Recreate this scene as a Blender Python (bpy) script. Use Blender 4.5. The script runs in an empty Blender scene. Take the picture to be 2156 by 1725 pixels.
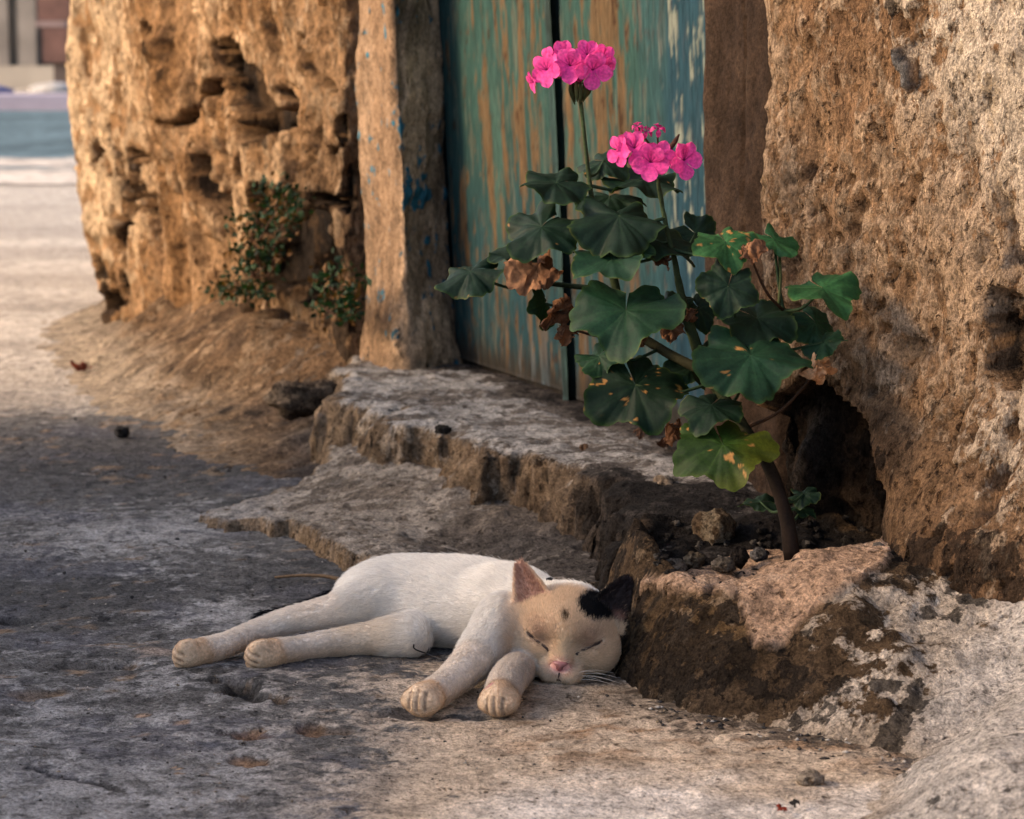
import bpy, math, random
import numpy as np
from mathutils import Vector, Matrix

# ------------------------------------------------------------------ camera, sky, sun, exposure
scene = bpy.context.scene
col = scene.collection
PITCH = math.radians(8.3); CAM_H = 0.47; FPX = 5090.0        # FPX: focal length in units of a 2156 px wide picture
cam_d = bpy.data.cameras.new('camera'); cam = bpy.data.objects.new('camera', cam_d); col.objects.link(cam)
cam.location = (0, 0, CAM_H); cam.rotation_euler = (math.pi/2 - PITCH, 0, 0)
cam_d.sensor_width = 36.0; cam_d.lens = FPX/2156*36.0
cam_d.clip_start = 0.05; cam_d.clip_end = 800
cam_d.dof.use_dof = True; cam_d.dof.focus_distance = 1.86; cam_d.dof.aperture_fstop = 14.0
scene.camera = cam
SUN_EL = math.radians(24); SUN_AZ = math.radians(-97)       # azimuth from +Y, clockwise positive
sund = Vector((math.sin(SUN_AZ)*math.cos(SUN_EL), math.cos(SUN_AZ)*math.cos(SUN_EL), math.sin(SUN_EL)))
world = bpy.data.worlds.new('World'); scene.world = world; world.use_nodes = True
wn = world.node_tree.nodes; wl = world.node_tree.links; wn.clear()
wo = wn.new('ShaderNodeOutputWorld'); wb = wn.new('ShaderNodeBackground'); ws = wn.new('ShaderNodeTexSky')
ws.sky_type = 'NISHITA'; ws.sun_disc = False; ws.air_density = .8; ws.dust_density = 3.; ws.sun_elevation = SUN_EL; ws.sun_rotation = SUN_AZ
wb.inputs[1].default_value = 0.15
wl.new(ws.outputs[0], wb.inputs[0]); wl.new(wb.outputs[0], wo.inputs[0])
sd = bpy.data.lights.new('sun', 'SUN'); so = bpy.data.objects.new('sun', sd); col.objects.link(so)
sd.energy = 2.0; sd.angle = math.radians(13); sd.color = (1.0, 0.70, 0.42)
so.rotation_euler = sund.to_track_quat('Z', 'Y').to_euler(); so.location = (-3, -3, 4)
scene.view_settings.view_transform = 'Standard'; scene.view_settings.look = 'None'
scene.view_settings.exposure = 1.72; scene.view_settings.gamma = 1.0
scene.render.engine = 'CYCLES'; scene.cycles.use_denoising = True
scene.cycles.max_bounces = 6; scene.cycles.diffuse_bounces = 3; scene.cycles.transparent_max_bounces = 8

# ------------------------------------------------------------------ numeric helpers
rng = np.random.default_rng(7); random.seed(7)
SP, CP = math.sin(PITCH), math.cos(PITCH)
def A(*a): return np.array(a, float)
def proj(p):                                                   # world points -> picture units (2156 wide)
    p = np.asarray(p, float); x = p[..., 0]; y = p[..., 1]; z = p[..., 2]-CAM_H
    d = np.maximum(y*CP - z*SP, 1e-3); up = y*SP + z*CP
    return 1078+FPX*x/d, 862.5-FPX*up/d
def ray(u, v):
    a = (u-1078)/FPX; b = (862.5-v)/FPX
    return A(a, CP+b*SP, -SP+b*CP)
def onz(u, v, z=0.0):
    d = ray(u, v); return A(0, 0, CAM_H)+d*((z-CAM_H)/d[2])
def aty(u, v, y):
    d = ray(u, v); return A(0, 0, CAM_H)+d*(y/d[1])
def sstep(a, b, x):
    t = np.clip((x-a)/(b-a), 0, 1); return t*t*(3-2*t)
NT = rng.random((64, 64, 64)).astype(np.float32)
def vn(p, s=1.0, seed=0):                                      # value noise 0..1, s = cells per metre
    if np.isscalar(s): s = (s, s, s)
    off = np.random.default_rng(1000+seed).random(3)*64
    q = [np.asarray(p[..., i], np.float32)*s[i]+np.float32(off[i]) for i in range(3)]
    f0 = [np.floor(a) for a in q]; i0 = [a.astype(np.int32) & 63 for a in f0]; i1 = [(a+1) & 63 for a in i0]
    f = [a-b for a, b in zip(q, f0)]; f = [t*t*t*(t*(t*6-15)+10) for t in f]
    def L(ix, iy, iz): return NT[ix, iy, iz]
    x00 = L(i0[0], i0[1], i0[2])*(1-f[0])+L(i1[0], i0[1], i0[2])*f[0]
    x10 = L(i0[0], i1[1], i0[2])*(1-f[0])+L(i1[0], i1[1], i0[2])*f[0]
    x01 = L(i0[0], i0[1], i1[2])*(1-f[0])+L(i1[0], i0[1], i1[2])*f[0]
    x11 = L(i0[0], i1[1], i1[2])*(1-f[0])+L(i1[0], i1[1], i1[2])*f[0]
    a = x00*(1-f[1])+x10*f[1]; b = x01*(1-f[1])+x11*f[1]
    return a*(1-f[2])+b*f[2]
ROT = np.array([[.36, .48, -.8], [-.8, .6, 0], [.48, .64, .6]], np.float32)
def fbm(p, s=1.0, octv=4, seed=0, gain=.5):                    # centred on 0, about -1..1
    if np.isscalar(s): s = (s, s, s)
    q = np.stack([p[..., i]*s[i] for i in range(3)], -1).astype(np.float32)
    r = 0; a = 1; t = 0
    for o in range(octv):
        r = r+a*(vn(q, 1.0, seed+17*o)-.5)*2; t += a; a *= gain; q = (q @ ROT)*np.float32(2.03)
    return r/t*1.6
def worley(p, s=1.0, seed=0):                                  # F1 distance in cells
    if np.isscalar(s): s = (s, s, s)
    off = np.random.default_rng(3000+seed).random(3)*64
    q = np.stack([p[..., i]*s[i]+off[i] for i in range(3)], -1).astype(np.float32)
    c = np.floor(q); f = q-c; ci = c.astype(np.int32); best = np.full(q.shape[:-1], 9., np.float32)
    for dx in (-1, 0, 1):
        for dy in (-1, 0, 1):
            for dz in (-1, 0, 1):
                i, j, k = (ci[..., 0]+dx) & 63, (ci[..., 1]+dy) & 63, (ci[..., 2]+dz) & 63
                o = np.stack([NT[i, j, k], NT[j, k, i], NT[k, i, j]], -1)+np.array([dx, dy, dz], np.float32)
                best = np.minimum(best, ((o-f)**2).sum(-1))
    return np.sqrt(best)
def poly_sd(x, y, poly):                                       # signed distance, positive inside
    poly = np.asarray(poly, float); n = len(poly)
    d = np.full(np.shape(x), 1e9); ins = np.zeros(np.shape(x), bool)
    for i in range(n):
        ax, ay = poly[i]; bx, by = poly[(i+1) % n]
        ex, ey = bx-ax, by-ay; wx, wy = x-ax, y-ay
        t = np.clip((wx*ex+wy*ey)/(ex*ex+ey*ey+1e-12), 0, 1)
        d = np.minimum(d, (wx-ex*t)**2+(wy-ey*t)**2)
        c = ((ay > y) != (by > y)) & (x < (bx-ax)*(y-ay)/(by-ay+1e-12)+ax); ins ^= c
    d = np.sqrt(d); return np.where(ins, d, -d)
def line_d(x, y, pts):
    d = np.full(np.shape(x), 1e9)
    for (ax, ay), (bx, by) in zip(pts[:-1], pts[1:]):
        ex, ey = bx-ax, by-ay; t = np.clip(((x-ax)*ex+(y-ay)*ey)/(ex*ex+ey*ey+1e-12), 0, 1)
        d = np.minimum(d, np.hypot(x-ax-ex*t, y-ay-ey*t))
    return d
def blob(u, v, u0, v0, ru, rv): return np.exp(-(((u-u0)/ru)**2+((v-v0)/rv)**2))
def mixc(c, m, k): k = np.asarray(k)[..., None]; return c*(1-k)+np.asarray(m)*k

# ------------------------------------------------------------------ mesh helpers
def mk(name, V, F, mat=None, parent=None, colr=None, smooth=True, attrs=None, lay=None):
    """one mesh object from arrays; F is (n,3) or (n,4) or a list of tuples"""
    me = bpy.data.meshes.new(name)
    V = np.asarray(V, np.float32)
    if isinstance(F, np.ndarray):
        k = F.shape[1]; me.vertices.add(len(V)); me.vertices.foreach_set('co', V.ravel())
        me.loops.add(F.size); me.loops.foreach_set('vertex_index', F.astype(np.int32).ravel())
        me.polygons.add(len(F)); me.polygons.foreach_set('loop_start', np.arange(0, F.size, k, dtype=np.int32))
        me.update(calc_edges=True)
    else:
        me.from_pydata([tuple(map(float, a)) for a in V], [], F)
    me.validate()
    if smooth: me.polygons.foreach_set('use_smooth', np.ones(len(me.polygons), bool))
    if colr is not None:
        at = me.color_attributes.new('Col', 'FLOAT_COLOR', 'POINT')
        c = np.ones((len(V), 4), np.float32); c[:, :3] = np.clip(colr, 0, 1); at.data.foreach_set('color', c.ravel())
    if lay is not None:                                          # second colour, its share, and grime that also deepens shade
        at = me.color_attributes.new('Col2', 'FLOAT_COLOR', 'POINT'); c = np.ones((len(V), 4), np.float32); c[:, :3] = np.clip(lay[:, :3], 0, 1); at.data.foreach_set('color', c.ravel())
        attrs = {'Msk': lay[:, 3], 'DrtShade': lay[:, 4]}
    for kk, vv in (attrs or {}).items():
        at = me.attributes.new(kk, 'FLOAT', 'POINT'); at.data.foreach_set('value', np.asarray(vv, np.float32).ravel())
    if mat: me.materials.append(mat)
    o = bpy.data.objects.new(name, me); col.objects.link(o)
    if parent: o.parent = parent
    return o
def gridF(nr, nc, keep=None):
    i = np.arange(nr*nc).reshape(nr, nc)
    F = np.stack([i[:-1, :-1], i[:-1, 1:], i[1:, 1:], i[1:, :-1]], -1).reshape(-1, 4)
    if keep is not None: F = F[keep.ravel()[F].any(1)]
    return F
def compact(V, F, *C):
    us = np.unique(F); m = np.full(len(V), -1); m[us] = np.arange(len(us))
    return (V[us], m[F])+tuple(c[us] for c in C)
def layer(c2, msk, drt):
    sh = np.shape(msk); L = np.zeros(sh+(5,)); L[..., :3] = c2; L[..., 3] = msk; L[..., 4] = drt; return L.reshape(-1, 5)
def grid_normals(P):                                            # P (r,c,3)
    du = np.gradient(P, axis=1); dv = np.gradient(P, axis=0); n = np.cross(du, dv)
    return n/np.maximum(np.linalg.norm(n, axis=-1, keepdims=True), 1e-9)
def empty(name, loc, label, cat, group=None):
    o = bpy.data.objects.new(name, None); col.objects.link(o); o.location = loc; o.empty_display_size = .02
    o['label'] = label; o['category'] = cat; o['kind'] = 'thing'
    if group: o['group'] = group
    return o
def tag(o, label, cat, group=None):
    o['label'] = label; o['category'] = cat; o['kind'] = 'thing'
    if group: o['group'] = group
    return o
def structure(o): o['kind'] = 'structure'; return o
def rel(V, root): return np.asarray(V)-np.asarray(root.location)
def tube(pts, rad, n=8, cap=True):
    """tapered tube through points -> V, F(list)"""
    pts = np.asarray(pts, float); m = len(pts); rad = np.broadcast_to(rad, (m,))
    T = np.gradient(pts, axis=0); T /= np.maximum(np.linalg.norm(T, axis=1, keepdims=True), 1e-9)
    ref = A(0, 0, 1) if abs(T[0][2]) < .9 else A(1, 0, 0); V = []; nprev = None
    for i in range(m):
        nn = ref-T[i]*ref.dot(T[i]) if nprev is None else nprev-T[i]*nprev.dot(T[i])
        nn /= max(np.linalg.norm(nn), 1e-9); nprev = nn; b = np.cross(T[i], nn)
        for k in range(n):
            a = 2*math.pi*k/n; V.append(pts[i]+rad[i]*(math.cos(a)*nn+math.sin(a)*b))
    F = [(i*n+k, i*n+(k+1) % n, (i+1)*n+(k+1) % n, (i+1)*n+k) for i in range(m-1) for k in range(n)]
    if cap: F += [tuple(range(n-1, -1, -1)), tuple((m-1)*n+k for k in range(n))]
    return np.array(V), F
def spline(pts, n):                                             # Catmull-Rom resample
    P = np.asarray(pts, float); P = np.vstack([2*P[0]-P[1], P, 2*P[-1]-P[-2]]); m = len(P)-3; out = []
    for t in np.linspace(0, m-1e-6, n):
        i = int(t); f = t-i; a, b, c, d = P[i], P[i+1], P[i+2], P[i+3]
        out.append(.5*((2*b)+(-a+c)*f+(2*a-5*b+4*c-d)*f*f+(-a+3*b-3*c+d)*f**3))
    return np.array(out)
def box(V0, V1):
    x0, y0, z0 = V0; x1, y1, z1 = V1
    V = [(x0, y0, z0), (x1, y0, z0), (x1, y1, z0), (x0, y1, z0), (x0, y0, z1), (x1, y0, z1), (x1, y1, z1), (x0, y1, z1)]
    return np.array(V, float), [(0, 3, 2, 1), (4, 5, 6, 7), (0, 1, 5, 4), (1, 2, 6, 5), (2, 3, 7, 6), (3, 0, 4, 7)]

# ------------------------------------------------------------------ materials
def newmat(name):
    m = bpy.data.materials.new(name); m.use_nodes = True; nt = m.node_tree; nt.nodes.clear()
    out = nt.nodes.new('ShaderNodeOutputMaterial'); b = nt.nodes.new('ShaderNodeBsdfPrincipled')
    nt.links.new(b.outputs[0], out.inputs[0]); return m, nt, b, out
def N(nt, t, **kw):
    n = nt.nodes.new(t)
    for k, v in kw.items():
        if k.startswith('i_'): n.inputs[int(k[2:]) if k[2:].isdigit() else k[2:]].default_value = v
        else: setattr(n, k, v)
    return n
def ramp(nt, src, stops):
    r = nt.nodes.new('ShaderNodeValToRGB'); e = r.color_ramp.elements
    while len(e) > 1: e.remove(e[-1])
    e[0].position = stops[0][0]; e[0].color = (*stops[0][1], 1) if not np.isscalar(stops[0][1]) else (stops[0][1],)*3+(1,)
    for p, c in stops[1:]:
        q = e.new(p); q.color = (*c, 1) if not np.isscalar(c) else (c, c, c, 1)
    nt.links.new(src, r.inputs[0]); return r.outputs[0]
def mul(nt, a, b, f=1.0, mode='MULTIPLY'):
    m = nt.nodes.new('ShaderNodeMix'); m.data_type = 'RGBA'; m.blend_type = mode; m.inputs[0].default_value = f if np.isscalar(f) else 0
    if not np.isscalar(f): nt.links.new(f, m.inputs[0])
    for s, k in ((a, 6), (b, 7)):
        if isinstance(s, tuple): m.inputs[k].default_value = (*s, 1)
        else: nt.links.new(s, m.inputs[k])
    return m.outputs[2]
def stone(name, fine=260., stretch=(1, 1, 1), bump=.6, dist=.004, speck=.5, rough=.9, pit=.0, pit_scale=90., grain=.45, crisp=.07, drt=(.0105, .009, .008)):
    """two colours and a dark grime and shade colour from the mesh's own layers, their borders broken up by noise; grain, pits and relief from noise"""
    m, nt, b, out = newmat(name); L = nt.links.new
    tc = N(nt, 'ShaderNodeTexCoord'); mp = N(nt, 'ShaderNodeMapping'); mp.inputs['Scale'].default_value = stretch
    L(tc.outputs['Object'], mp.inputs[0]); vec = mp.outputs[0]
    def at(n_): return N(nt, 'ShaderNodeAttribute', attribute_name=n_)
    def noise(s, d=6, r=.6, dis=0., off=0.):
        n = N(nt, 'ShaderNodeTexNoise'); n.inputs['Scale'].default_value = s; n.inputs['Detail'].default_value = d
        n.inputs['Roughness'].default_value = r; n.inputs['Distortion'].default_value = dis
        if off:
            a = N(nt, 'ShaderNodeVectorMath', operation='ADD'); L(vec, a.inputs[0]); a.inputs[1].default_value = (off, off*.7, off*1.3); L(a.outputs[0], n.inputs['Vector'])
        else: L(vec, n.inputs['Vector'])
        return n
    def share(msk, nz, amp):
        a = N(nt, 'ShaderNodeMath', operation='MULTIPLY_ADD'); L(nz, a.inputs[0]); a.inputs[1].default_value = amp; L(msk, a.inputs[2])
        q = N(nt, 'ShaderNodeMath', operation='SUBTRACT'); L(a.outputs[0], q.inputs[0]); q.inputs[1].default_value = amp/2
        return ramp(nt, q.outputs[0], [(.5-crisp, 0.), (.5+crisp, 1.)])
    n1 = noise(fine*.22, 9, .70, .08); n2 = noise(fine, 5, .65); n3 = noise(fine*2.6, 3, .6); n4 = noise(fine*.35, 10, .72, .1, 3.1); n5 = noise(fine*.16, 6, .66, .3, 7.7)
    c = mul(nt, at('Col').outputs['Color'], ramp(nt, n1.outputs['Fac'], [(.36, 1-grain), (.5, .98), (.64, 1+grain*.9)]))
    c2 = mul(nt, at('Col2').outputs['Color'], ramp(nt, n5.outputs['Fac'], [(.36, 1-grain*.8), (.5, 1.), (.64, 1+grain*.6)]))
    k = share(at('Msk').outputs['Fac'], n4.outputs['Fac'], 2.2); c = mul(nt, c, c2, k, 'MIX')
    kd = share(at('DrtShade').outputs['Fac'], n1.outputs['Fac'], 2.4); kd2 = N(nt, 'ShaderNodeMath', operation='MULTIPLY'); L(kd, kd2.inputs[0]); kd2.inputs[1].default_value = .82
    c = mul(nt, c, drt, kd2.outputs[0], 'MIX')
    c = mul(nt, c, ramp(nt, n2.outputs['Fac'], [(.36, 1-speck), (.46, .97), (.64, 1.28)]))
    c = mul(nt, c, ramp(nt, n3.outputs['Fac'], [(.38, .72), (.5, 1.0), (.62, 1.24)]))
    h = N(nt, 'ShaderNodeMath', operation='MULTIPLY_ADD'); L(n1.outputs['Fac'], h.inputs[0]); h.inputs[1].default_value = 2.4; L(n2.outputs['Fac'], h.inputs[2]); hh = h.outputs[0]
    ka = N(nt, 'ShaderNodeMath', operation='MULTIPLY_ADD'); L(k, ka.inputs[0]); ka.inputs[1].default_value = .22; L(hh, ka.inputs[2]); hh = ka.outputs[0]
    if pit:
        np_ = noise(pit_scale, 4, .62, .3, 5.3); pm = ramp(nt, np_.outputs['Fac'], [(pit-.05, 0.), (pit+.03, 1.)])
        c = mul(nt, c, ramp(nt, pm, [(0, (.36, .33, .31)), (1, (1, 1, 1))]))
        h2 = N(nt, 'ShaderNodeMath', operation='ADD'); L(hh, h2.inputs[0]); L(pm, h2.inputs[1]); hh = h2.outputs[0]
    bp = N(nt, 'ShaderNodeBump'); bp.inputs['Strength'].default_value = bump; bp.inputs['Distance'].default_value = dist
    L(hh, bp.inputs['Height']); L(bp.outputs[0], b.inputs['Normal'])
    L(c, b.inputs['Base Color']); b.inputs['Roughness'].default_value = rough
    b.inputs['Specular IOR Level'].default_value = .06
    return m
def plain(name, c, rough=.6, var=.25, scale=200., spec=.3, bump=.3, trans=0.):
    m, nt, b, out = newmat(name); tc = N(nt, 'ShaderNodeTexCoord')
    n = N(nt, 'ShaderNodeTexNoise'); n.inputs['Scale'].default_value = scale; n.inputs['Detail'].default_value = 5
    nt.links.new(tc.outputs['Object'], n.inputs['Vector'])
    cc = mul(nt, c, ramp(nt, n.outputs['Fac'], [(.3, 1-var), (.7, 1+var)])); nt.links.new(cc, b.inputs['Base Color'])
    bp = N(nt, 'ShaderNodeBump'); bp.inputs['Strength'].default_value = bump; bp.inputs['Distance'].default_value = .001
    nt.links.new(n.outputs['Fac'], bp.inputs['Height']); nt.links.new(bp.outputs[0], b.inputs['Normal'])
    b.inputs['Roughness'].default_value = rough; b.inputs['Specular IOR Level'].default_value = spec
    return m
M_ground = stone('alley_concrete', 230., (1, 1, 1), .9, .0045, .50, .88, pit=.34, pit_scale=80., grain=.46, crisp=.16)
M_step = stone('worn_step_stone', 200., (1, 1, 1), 1., .008, .50, .92, pit=.36, pit_scale=80., grain=.45)
M_rock = stone('rough_rock', 210., (1, 1, 1), 1., .009, .55, .93, pit=.35, pit_scale=75., grain=.5, crisp=.05)
M_wallL = stone('crumbling_mud_wall', 150., (1, 1, .55), 1., .010, .5, .95, pit=.35, pit_scale=55., grain=.45)
M_wallR = stone('pitted_lime_plaster', 230., (1.1, 1.1, .7), 1., .009, .5, .93, pit=.385, pit_scale=100., grain=.45)
M_jamb = stone('flaking_jamb_plaster', 190., (1, 1, .6), .7, .004, .4, .92, pit=.33, pit_scale=80., grain=.35)
M_brown = stone('brown_render', 160., (1, 1, 1), .6, .004, .3, .92, grain=.35)

# ------------------------------------------------------------------ GROUND: one sheet to the horizon
def ext(lo, hi, dense, far_lo, far_hi, g=1.22):
    L = [lo]; s = dense*1.5
    while L[-1] > far_lo: L.append(L[-1]-s); s *= g
    R = [hi]; s = dense*1.5
    while R[-1] < far_hi: R.append(R[-1]+s); s *= g
    return L[:0:-1], R[1:]
DX = .0034
xs = np.arange(-.98, .56, DX); l, r = ext(xs[0], xs[-1], DX, -160, 160); xs = np.concatenate([l, xs, r])
ti = np.linspace(1/1.12, 1/4.6, 430); ys = 1/ti
l, _ = ext(ys[0], 0, .003, -60, -1); _, r = ext(0, ys[-1], .028, -1, 260)
r2 = [q for q in r if q > ys[-1]]; s = .03; R = [ys[-1]]
while R[-1] < 260: R.append(R[-1]+s); s *= 1.07
ys = np.concatenate([l, ys, R[1:]])
X, Y = np.meshgrid(xs, ys); G = np.stack([X, Y, 0*X], -1); U, Vp = proj(G); Vp = np.where(Y > .5, Vp, 3000); U = np.where(Y > .5, U, 0)
near = sstep(6., 3.5, Y)*sstep(-1.6, -1., X)*sstep(1.2, .7, X)
hz = (fbm(G, 5., 3, 1)*.003+fbm(G, 24., 3, 2)*.0012+fbm(G, (90., 60., 90.), 3, 3)*.0010)*(.25+.75*near)
rid = np.abs(fbm(G, (16., 26., 16.), 4, 5)); hz += -.0016*sstep(.05, 0., rid)*near
n1 = fbm(G, 5., 4, 11); n2 = fbm(G, (14., 22., 14.), 5, 12); n3 = fbm(G, (50., 70., 50.), 4, 13); n4 = fbm(G, (30., 55., 30.), 4, 14)
g = np.ones(X.shape+(3,))*A(.118, .110, .102)
g = mixc(g, A(.060, .058, .056), sstep(-.1, .6, n2+.4*n1)*.7)
g = mixc(g, A(.13, .125, .14), sstep(.1, .6, fbm(G, 11., 4, 15))*.5)
dark = np.clip(.95*blob(U, Vp, 330, 970, 420, 75)+.75*blob(U, Vp, 100, 1260, 330, 80)+.6*blob(U, Vp, 620, 1220, 130, 60)+.5*blob(U, Vp, 760, 1400, 160, 30)+.75*blob(U, Vp, 1130, 1190, 160, 60), 0, 1)  # shaded foreground put into the ground colour as darker areas
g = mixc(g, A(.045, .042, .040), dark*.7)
# pale lime worn on to the stone: greyer to the left, cream and white towards the wall
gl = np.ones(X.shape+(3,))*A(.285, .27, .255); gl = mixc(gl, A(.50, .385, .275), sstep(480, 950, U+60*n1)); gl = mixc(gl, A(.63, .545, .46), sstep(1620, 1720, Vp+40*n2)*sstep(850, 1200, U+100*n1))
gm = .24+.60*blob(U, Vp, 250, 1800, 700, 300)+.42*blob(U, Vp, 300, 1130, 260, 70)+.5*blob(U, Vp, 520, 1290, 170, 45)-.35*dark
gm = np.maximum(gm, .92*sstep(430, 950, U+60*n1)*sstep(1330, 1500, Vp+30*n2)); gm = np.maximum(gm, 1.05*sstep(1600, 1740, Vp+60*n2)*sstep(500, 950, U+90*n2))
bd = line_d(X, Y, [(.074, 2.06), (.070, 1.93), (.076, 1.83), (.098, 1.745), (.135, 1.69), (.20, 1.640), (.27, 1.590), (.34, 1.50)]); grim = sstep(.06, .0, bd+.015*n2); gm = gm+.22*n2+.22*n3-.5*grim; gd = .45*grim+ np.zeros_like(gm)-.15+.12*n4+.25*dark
brn = np.clip(sstep(1380, 1460, Vp)*sstep(1680, 1540, Vp)*sstep(950, 1200, U), 0, 1)
gl = mixc(gl, A(.23, .125, .06), brn*sstep(-.05, .5, n4)*.85); gm -= .25*brn*sstep(.2, .6, n3)
gl = mixc(gl, A(.15, .12, .09), .75*blob(U, Vp, 1230, 1470, 180, 40)); g = mixc(g, A(.12, .085, .055), .8*brn)
g = mixc(g, A(.26, .165, .09), sstep(.48, .75, n4*.8+n3*.5)*.6*near)
# far sunlit street: sunlight put into a paler ground colour
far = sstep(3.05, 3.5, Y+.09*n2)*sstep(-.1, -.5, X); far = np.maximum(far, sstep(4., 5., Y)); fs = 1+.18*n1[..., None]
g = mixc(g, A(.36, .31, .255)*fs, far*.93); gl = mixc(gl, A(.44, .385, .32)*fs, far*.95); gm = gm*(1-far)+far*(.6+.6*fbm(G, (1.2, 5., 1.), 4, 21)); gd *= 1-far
# pits, worn hollows and a crack, each at its place on the ground
for (u0, v0, ru, rv, dp, c, k) in [(500, 1452, 42, 17, .011, (.03, .026, .022), .95), (535, 1470, 30, 12, .008, (.03, .026, .022), .8), (585, 1480, 22, 9, .006, (.04, .034, .03), .8),
        (455, 1440, 30, 8, .004, (.06, .05, .04), .7), (520, 1546, 55, 9, .006, (.13, .07, .04), .85), (655, 1532, 40, 13, .006, (.14, .08, .045), .8), (720, 1536, 40, 10, .005, (.13, .09, .06), .8),
        (530, 1598, 50, 10, .004, (.26, .15, .08), .7), (190, 1405, 130, 11, .006, (.06, .055, .05), .75), (50, 1300, 40, 8, .004, (.04, .04, .04), .8), (80, 1470, 80, 8, .003, (.16, .11, .07), .6),
        (330, 1375, 45, 10, -.002, (.42, .32, .25), .6), (370, 1520, 22, 5, 0, (.45, .3, .2), .8), (300, 1505, 18, 5, 0, (.45, .3, .2), .8), (375, 1630, 12, 5, 0, (.5, .32, .19), .8), (380, 1615, 10, 4, 0, (.5, .32, .19), .8),
        (440, 1565, 30, 6, .002, (.09, .09, .1), .7), (870, 1500, 80, 12, .003, (.07, .055, .045), .75), (1000, 1503, 60, 8, .002, (.1, .075, .05), .6), (20, 1298, 30, 7, .004, (.03, .03, .03), .8)]:
    b_ = blob(U+20*n3, Vp+7*n4, u0, v0, ru, rv); b_ = sstep(.25, .7, b_+.25*n3*b_); hz -= dp*b_; g = mixc(g, A(*c), b_*k); gm = gm-.9*b_*k; gd = np.maximum(gd, gd+.35*b_*k*(dp > .005))
cr = line_d(U, Vp+4*n3, [(55, 1612), (130, 1632), (190, 1648), (255, 1664)]); hz -= .003*sstep(5, 1, cr); g = mixc(g, A(.04, .038, .036), sstep(5.5, 1.5, cr)*.8); gm -= .8*sstep(5.5, 1.5, cr)
G[..., 2] = hz
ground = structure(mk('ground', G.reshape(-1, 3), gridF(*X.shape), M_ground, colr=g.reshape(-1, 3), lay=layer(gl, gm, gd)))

WALL_TOP, WALL_END = 1.62, 2.22
# blue-coloured band of the far street, and its kerb
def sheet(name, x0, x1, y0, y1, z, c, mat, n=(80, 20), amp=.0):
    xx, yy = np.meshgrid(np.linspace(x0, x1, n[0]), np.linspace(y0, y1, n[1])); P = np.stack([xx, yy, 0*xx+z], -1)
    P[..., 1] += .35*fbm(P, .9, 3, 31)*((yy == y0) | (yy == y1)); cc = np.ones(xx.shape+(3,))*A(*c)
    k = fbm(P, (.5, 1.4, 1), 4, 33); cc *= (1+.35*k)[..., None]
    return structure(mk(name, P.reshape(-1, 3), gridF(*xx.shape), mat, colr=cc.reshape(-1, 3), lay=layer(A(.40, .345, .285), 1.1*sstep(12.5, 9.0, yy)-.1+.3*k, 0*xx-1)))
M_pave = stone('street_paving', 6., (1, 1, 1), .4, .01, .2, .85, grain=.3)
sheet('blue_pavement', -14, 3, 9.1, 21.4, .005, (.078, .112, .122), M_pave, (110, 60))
V, F = box((-16, 21.6, 0), (4, 23.0, .13)); structure(mk('kerb', V, F, plain('kerb_stone', (.30, .26, .30), .9, .2, 3.), smooth=False))

# unseen wall added across the alley, sized to shade the doorway
oh = empty('added_shade_wall', (-3.3, -2.5, 0), 'low ochre wall added out of view to shade the doorway', 'wall')
M_oh = plain('ochre_render', (.42, .30, .19), .95, .25, 3.)
for nm, a, b in [('wall_body', (-3.55, -9., -.05), (-3.2, WALL_END, WALL_TOP-.08)), ('coping', (-3.6, -9.05, WALL_TOP-.078), (-3.15, WALL_END+.05, WALL_TOP)), ('pier', (-3.65, WALL_END+.052, -.05), (-3.1, WALL_END+.4, WALL_TOP+.10))]:
    V, F = box(a, b); mk(nm, rel(V, oh), F, M_oh, oh, smooth=False)

# ------------------------------------------------------------------ DOOR LINE in plan
D0 = A(-.074, 3.038); T = A(.376, -.926)/np.hypot(.376, .926); NO = A(-T[1], T[0])*-1
if NO[1] > 0: NO = -NO                                           # outward: towards the alley
def dp(s, n): return D0+T*s+NO*n
LEAN = -.048
ZLOW = np.concatenate([np.arange(-.03, .62, .0042), np.array([.63, .66, .7, .78, .9, 1.1, 1.4, 1.8, 2.3, 2.9])])
def resample(path, step, sm):
    P = np.asarray(path, float); seg = np.linalg.norm(np.diff(P, axis=0), axis=1); s = np.concatenate([[0], np.cumsum(seg)])
    t = np.arange(0, s[-1], step); Q = np.stack([np.interp(t, s, P[:, i]) for i in range(2)], 1)
    k = max(1, int(sm/step)); ker = np.ones(2*k+1)/(2*k+1)
    Qp = np.pad(Q, ((k, k), (0, 0)), mode='edge'); return np.stack([np.convolve(Qp[:, i], ker, 'valid') for i in range(2)], 1)
def wallsheet(path, step=.005, sm=.012, lean=LEAN, zs=ZLOW):
    Q = resample(path, step, sm); tg = np.gradient(Q, axis=0); tg /= np.linalg.norm(tg, axis=1, keepdims=True)
    nn = np.stack([tg[:, 1], -tg[:, 0]], 1)                       # right of travel
    P = np.zeros((len(zs), len(Q), 3)); P[..., 0] = Q[:, 0]; P[..., 1] = Q[:, 1]; P[..., 2] = zs[:, None]
    P[..., 0] += lean*np.clip(P[..., 2], 0, 3)
    NN = np.zeros_like(P); NN[..., 0] = nn[:, 0]; NN[..., 1] = nn[:, 1]; return P, NN
# outline travel: from the left corner towards the right, so that "right of travel" faces the alley
def mask_near(P): return sstep(.75, .6, P[..., 2])

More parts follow.
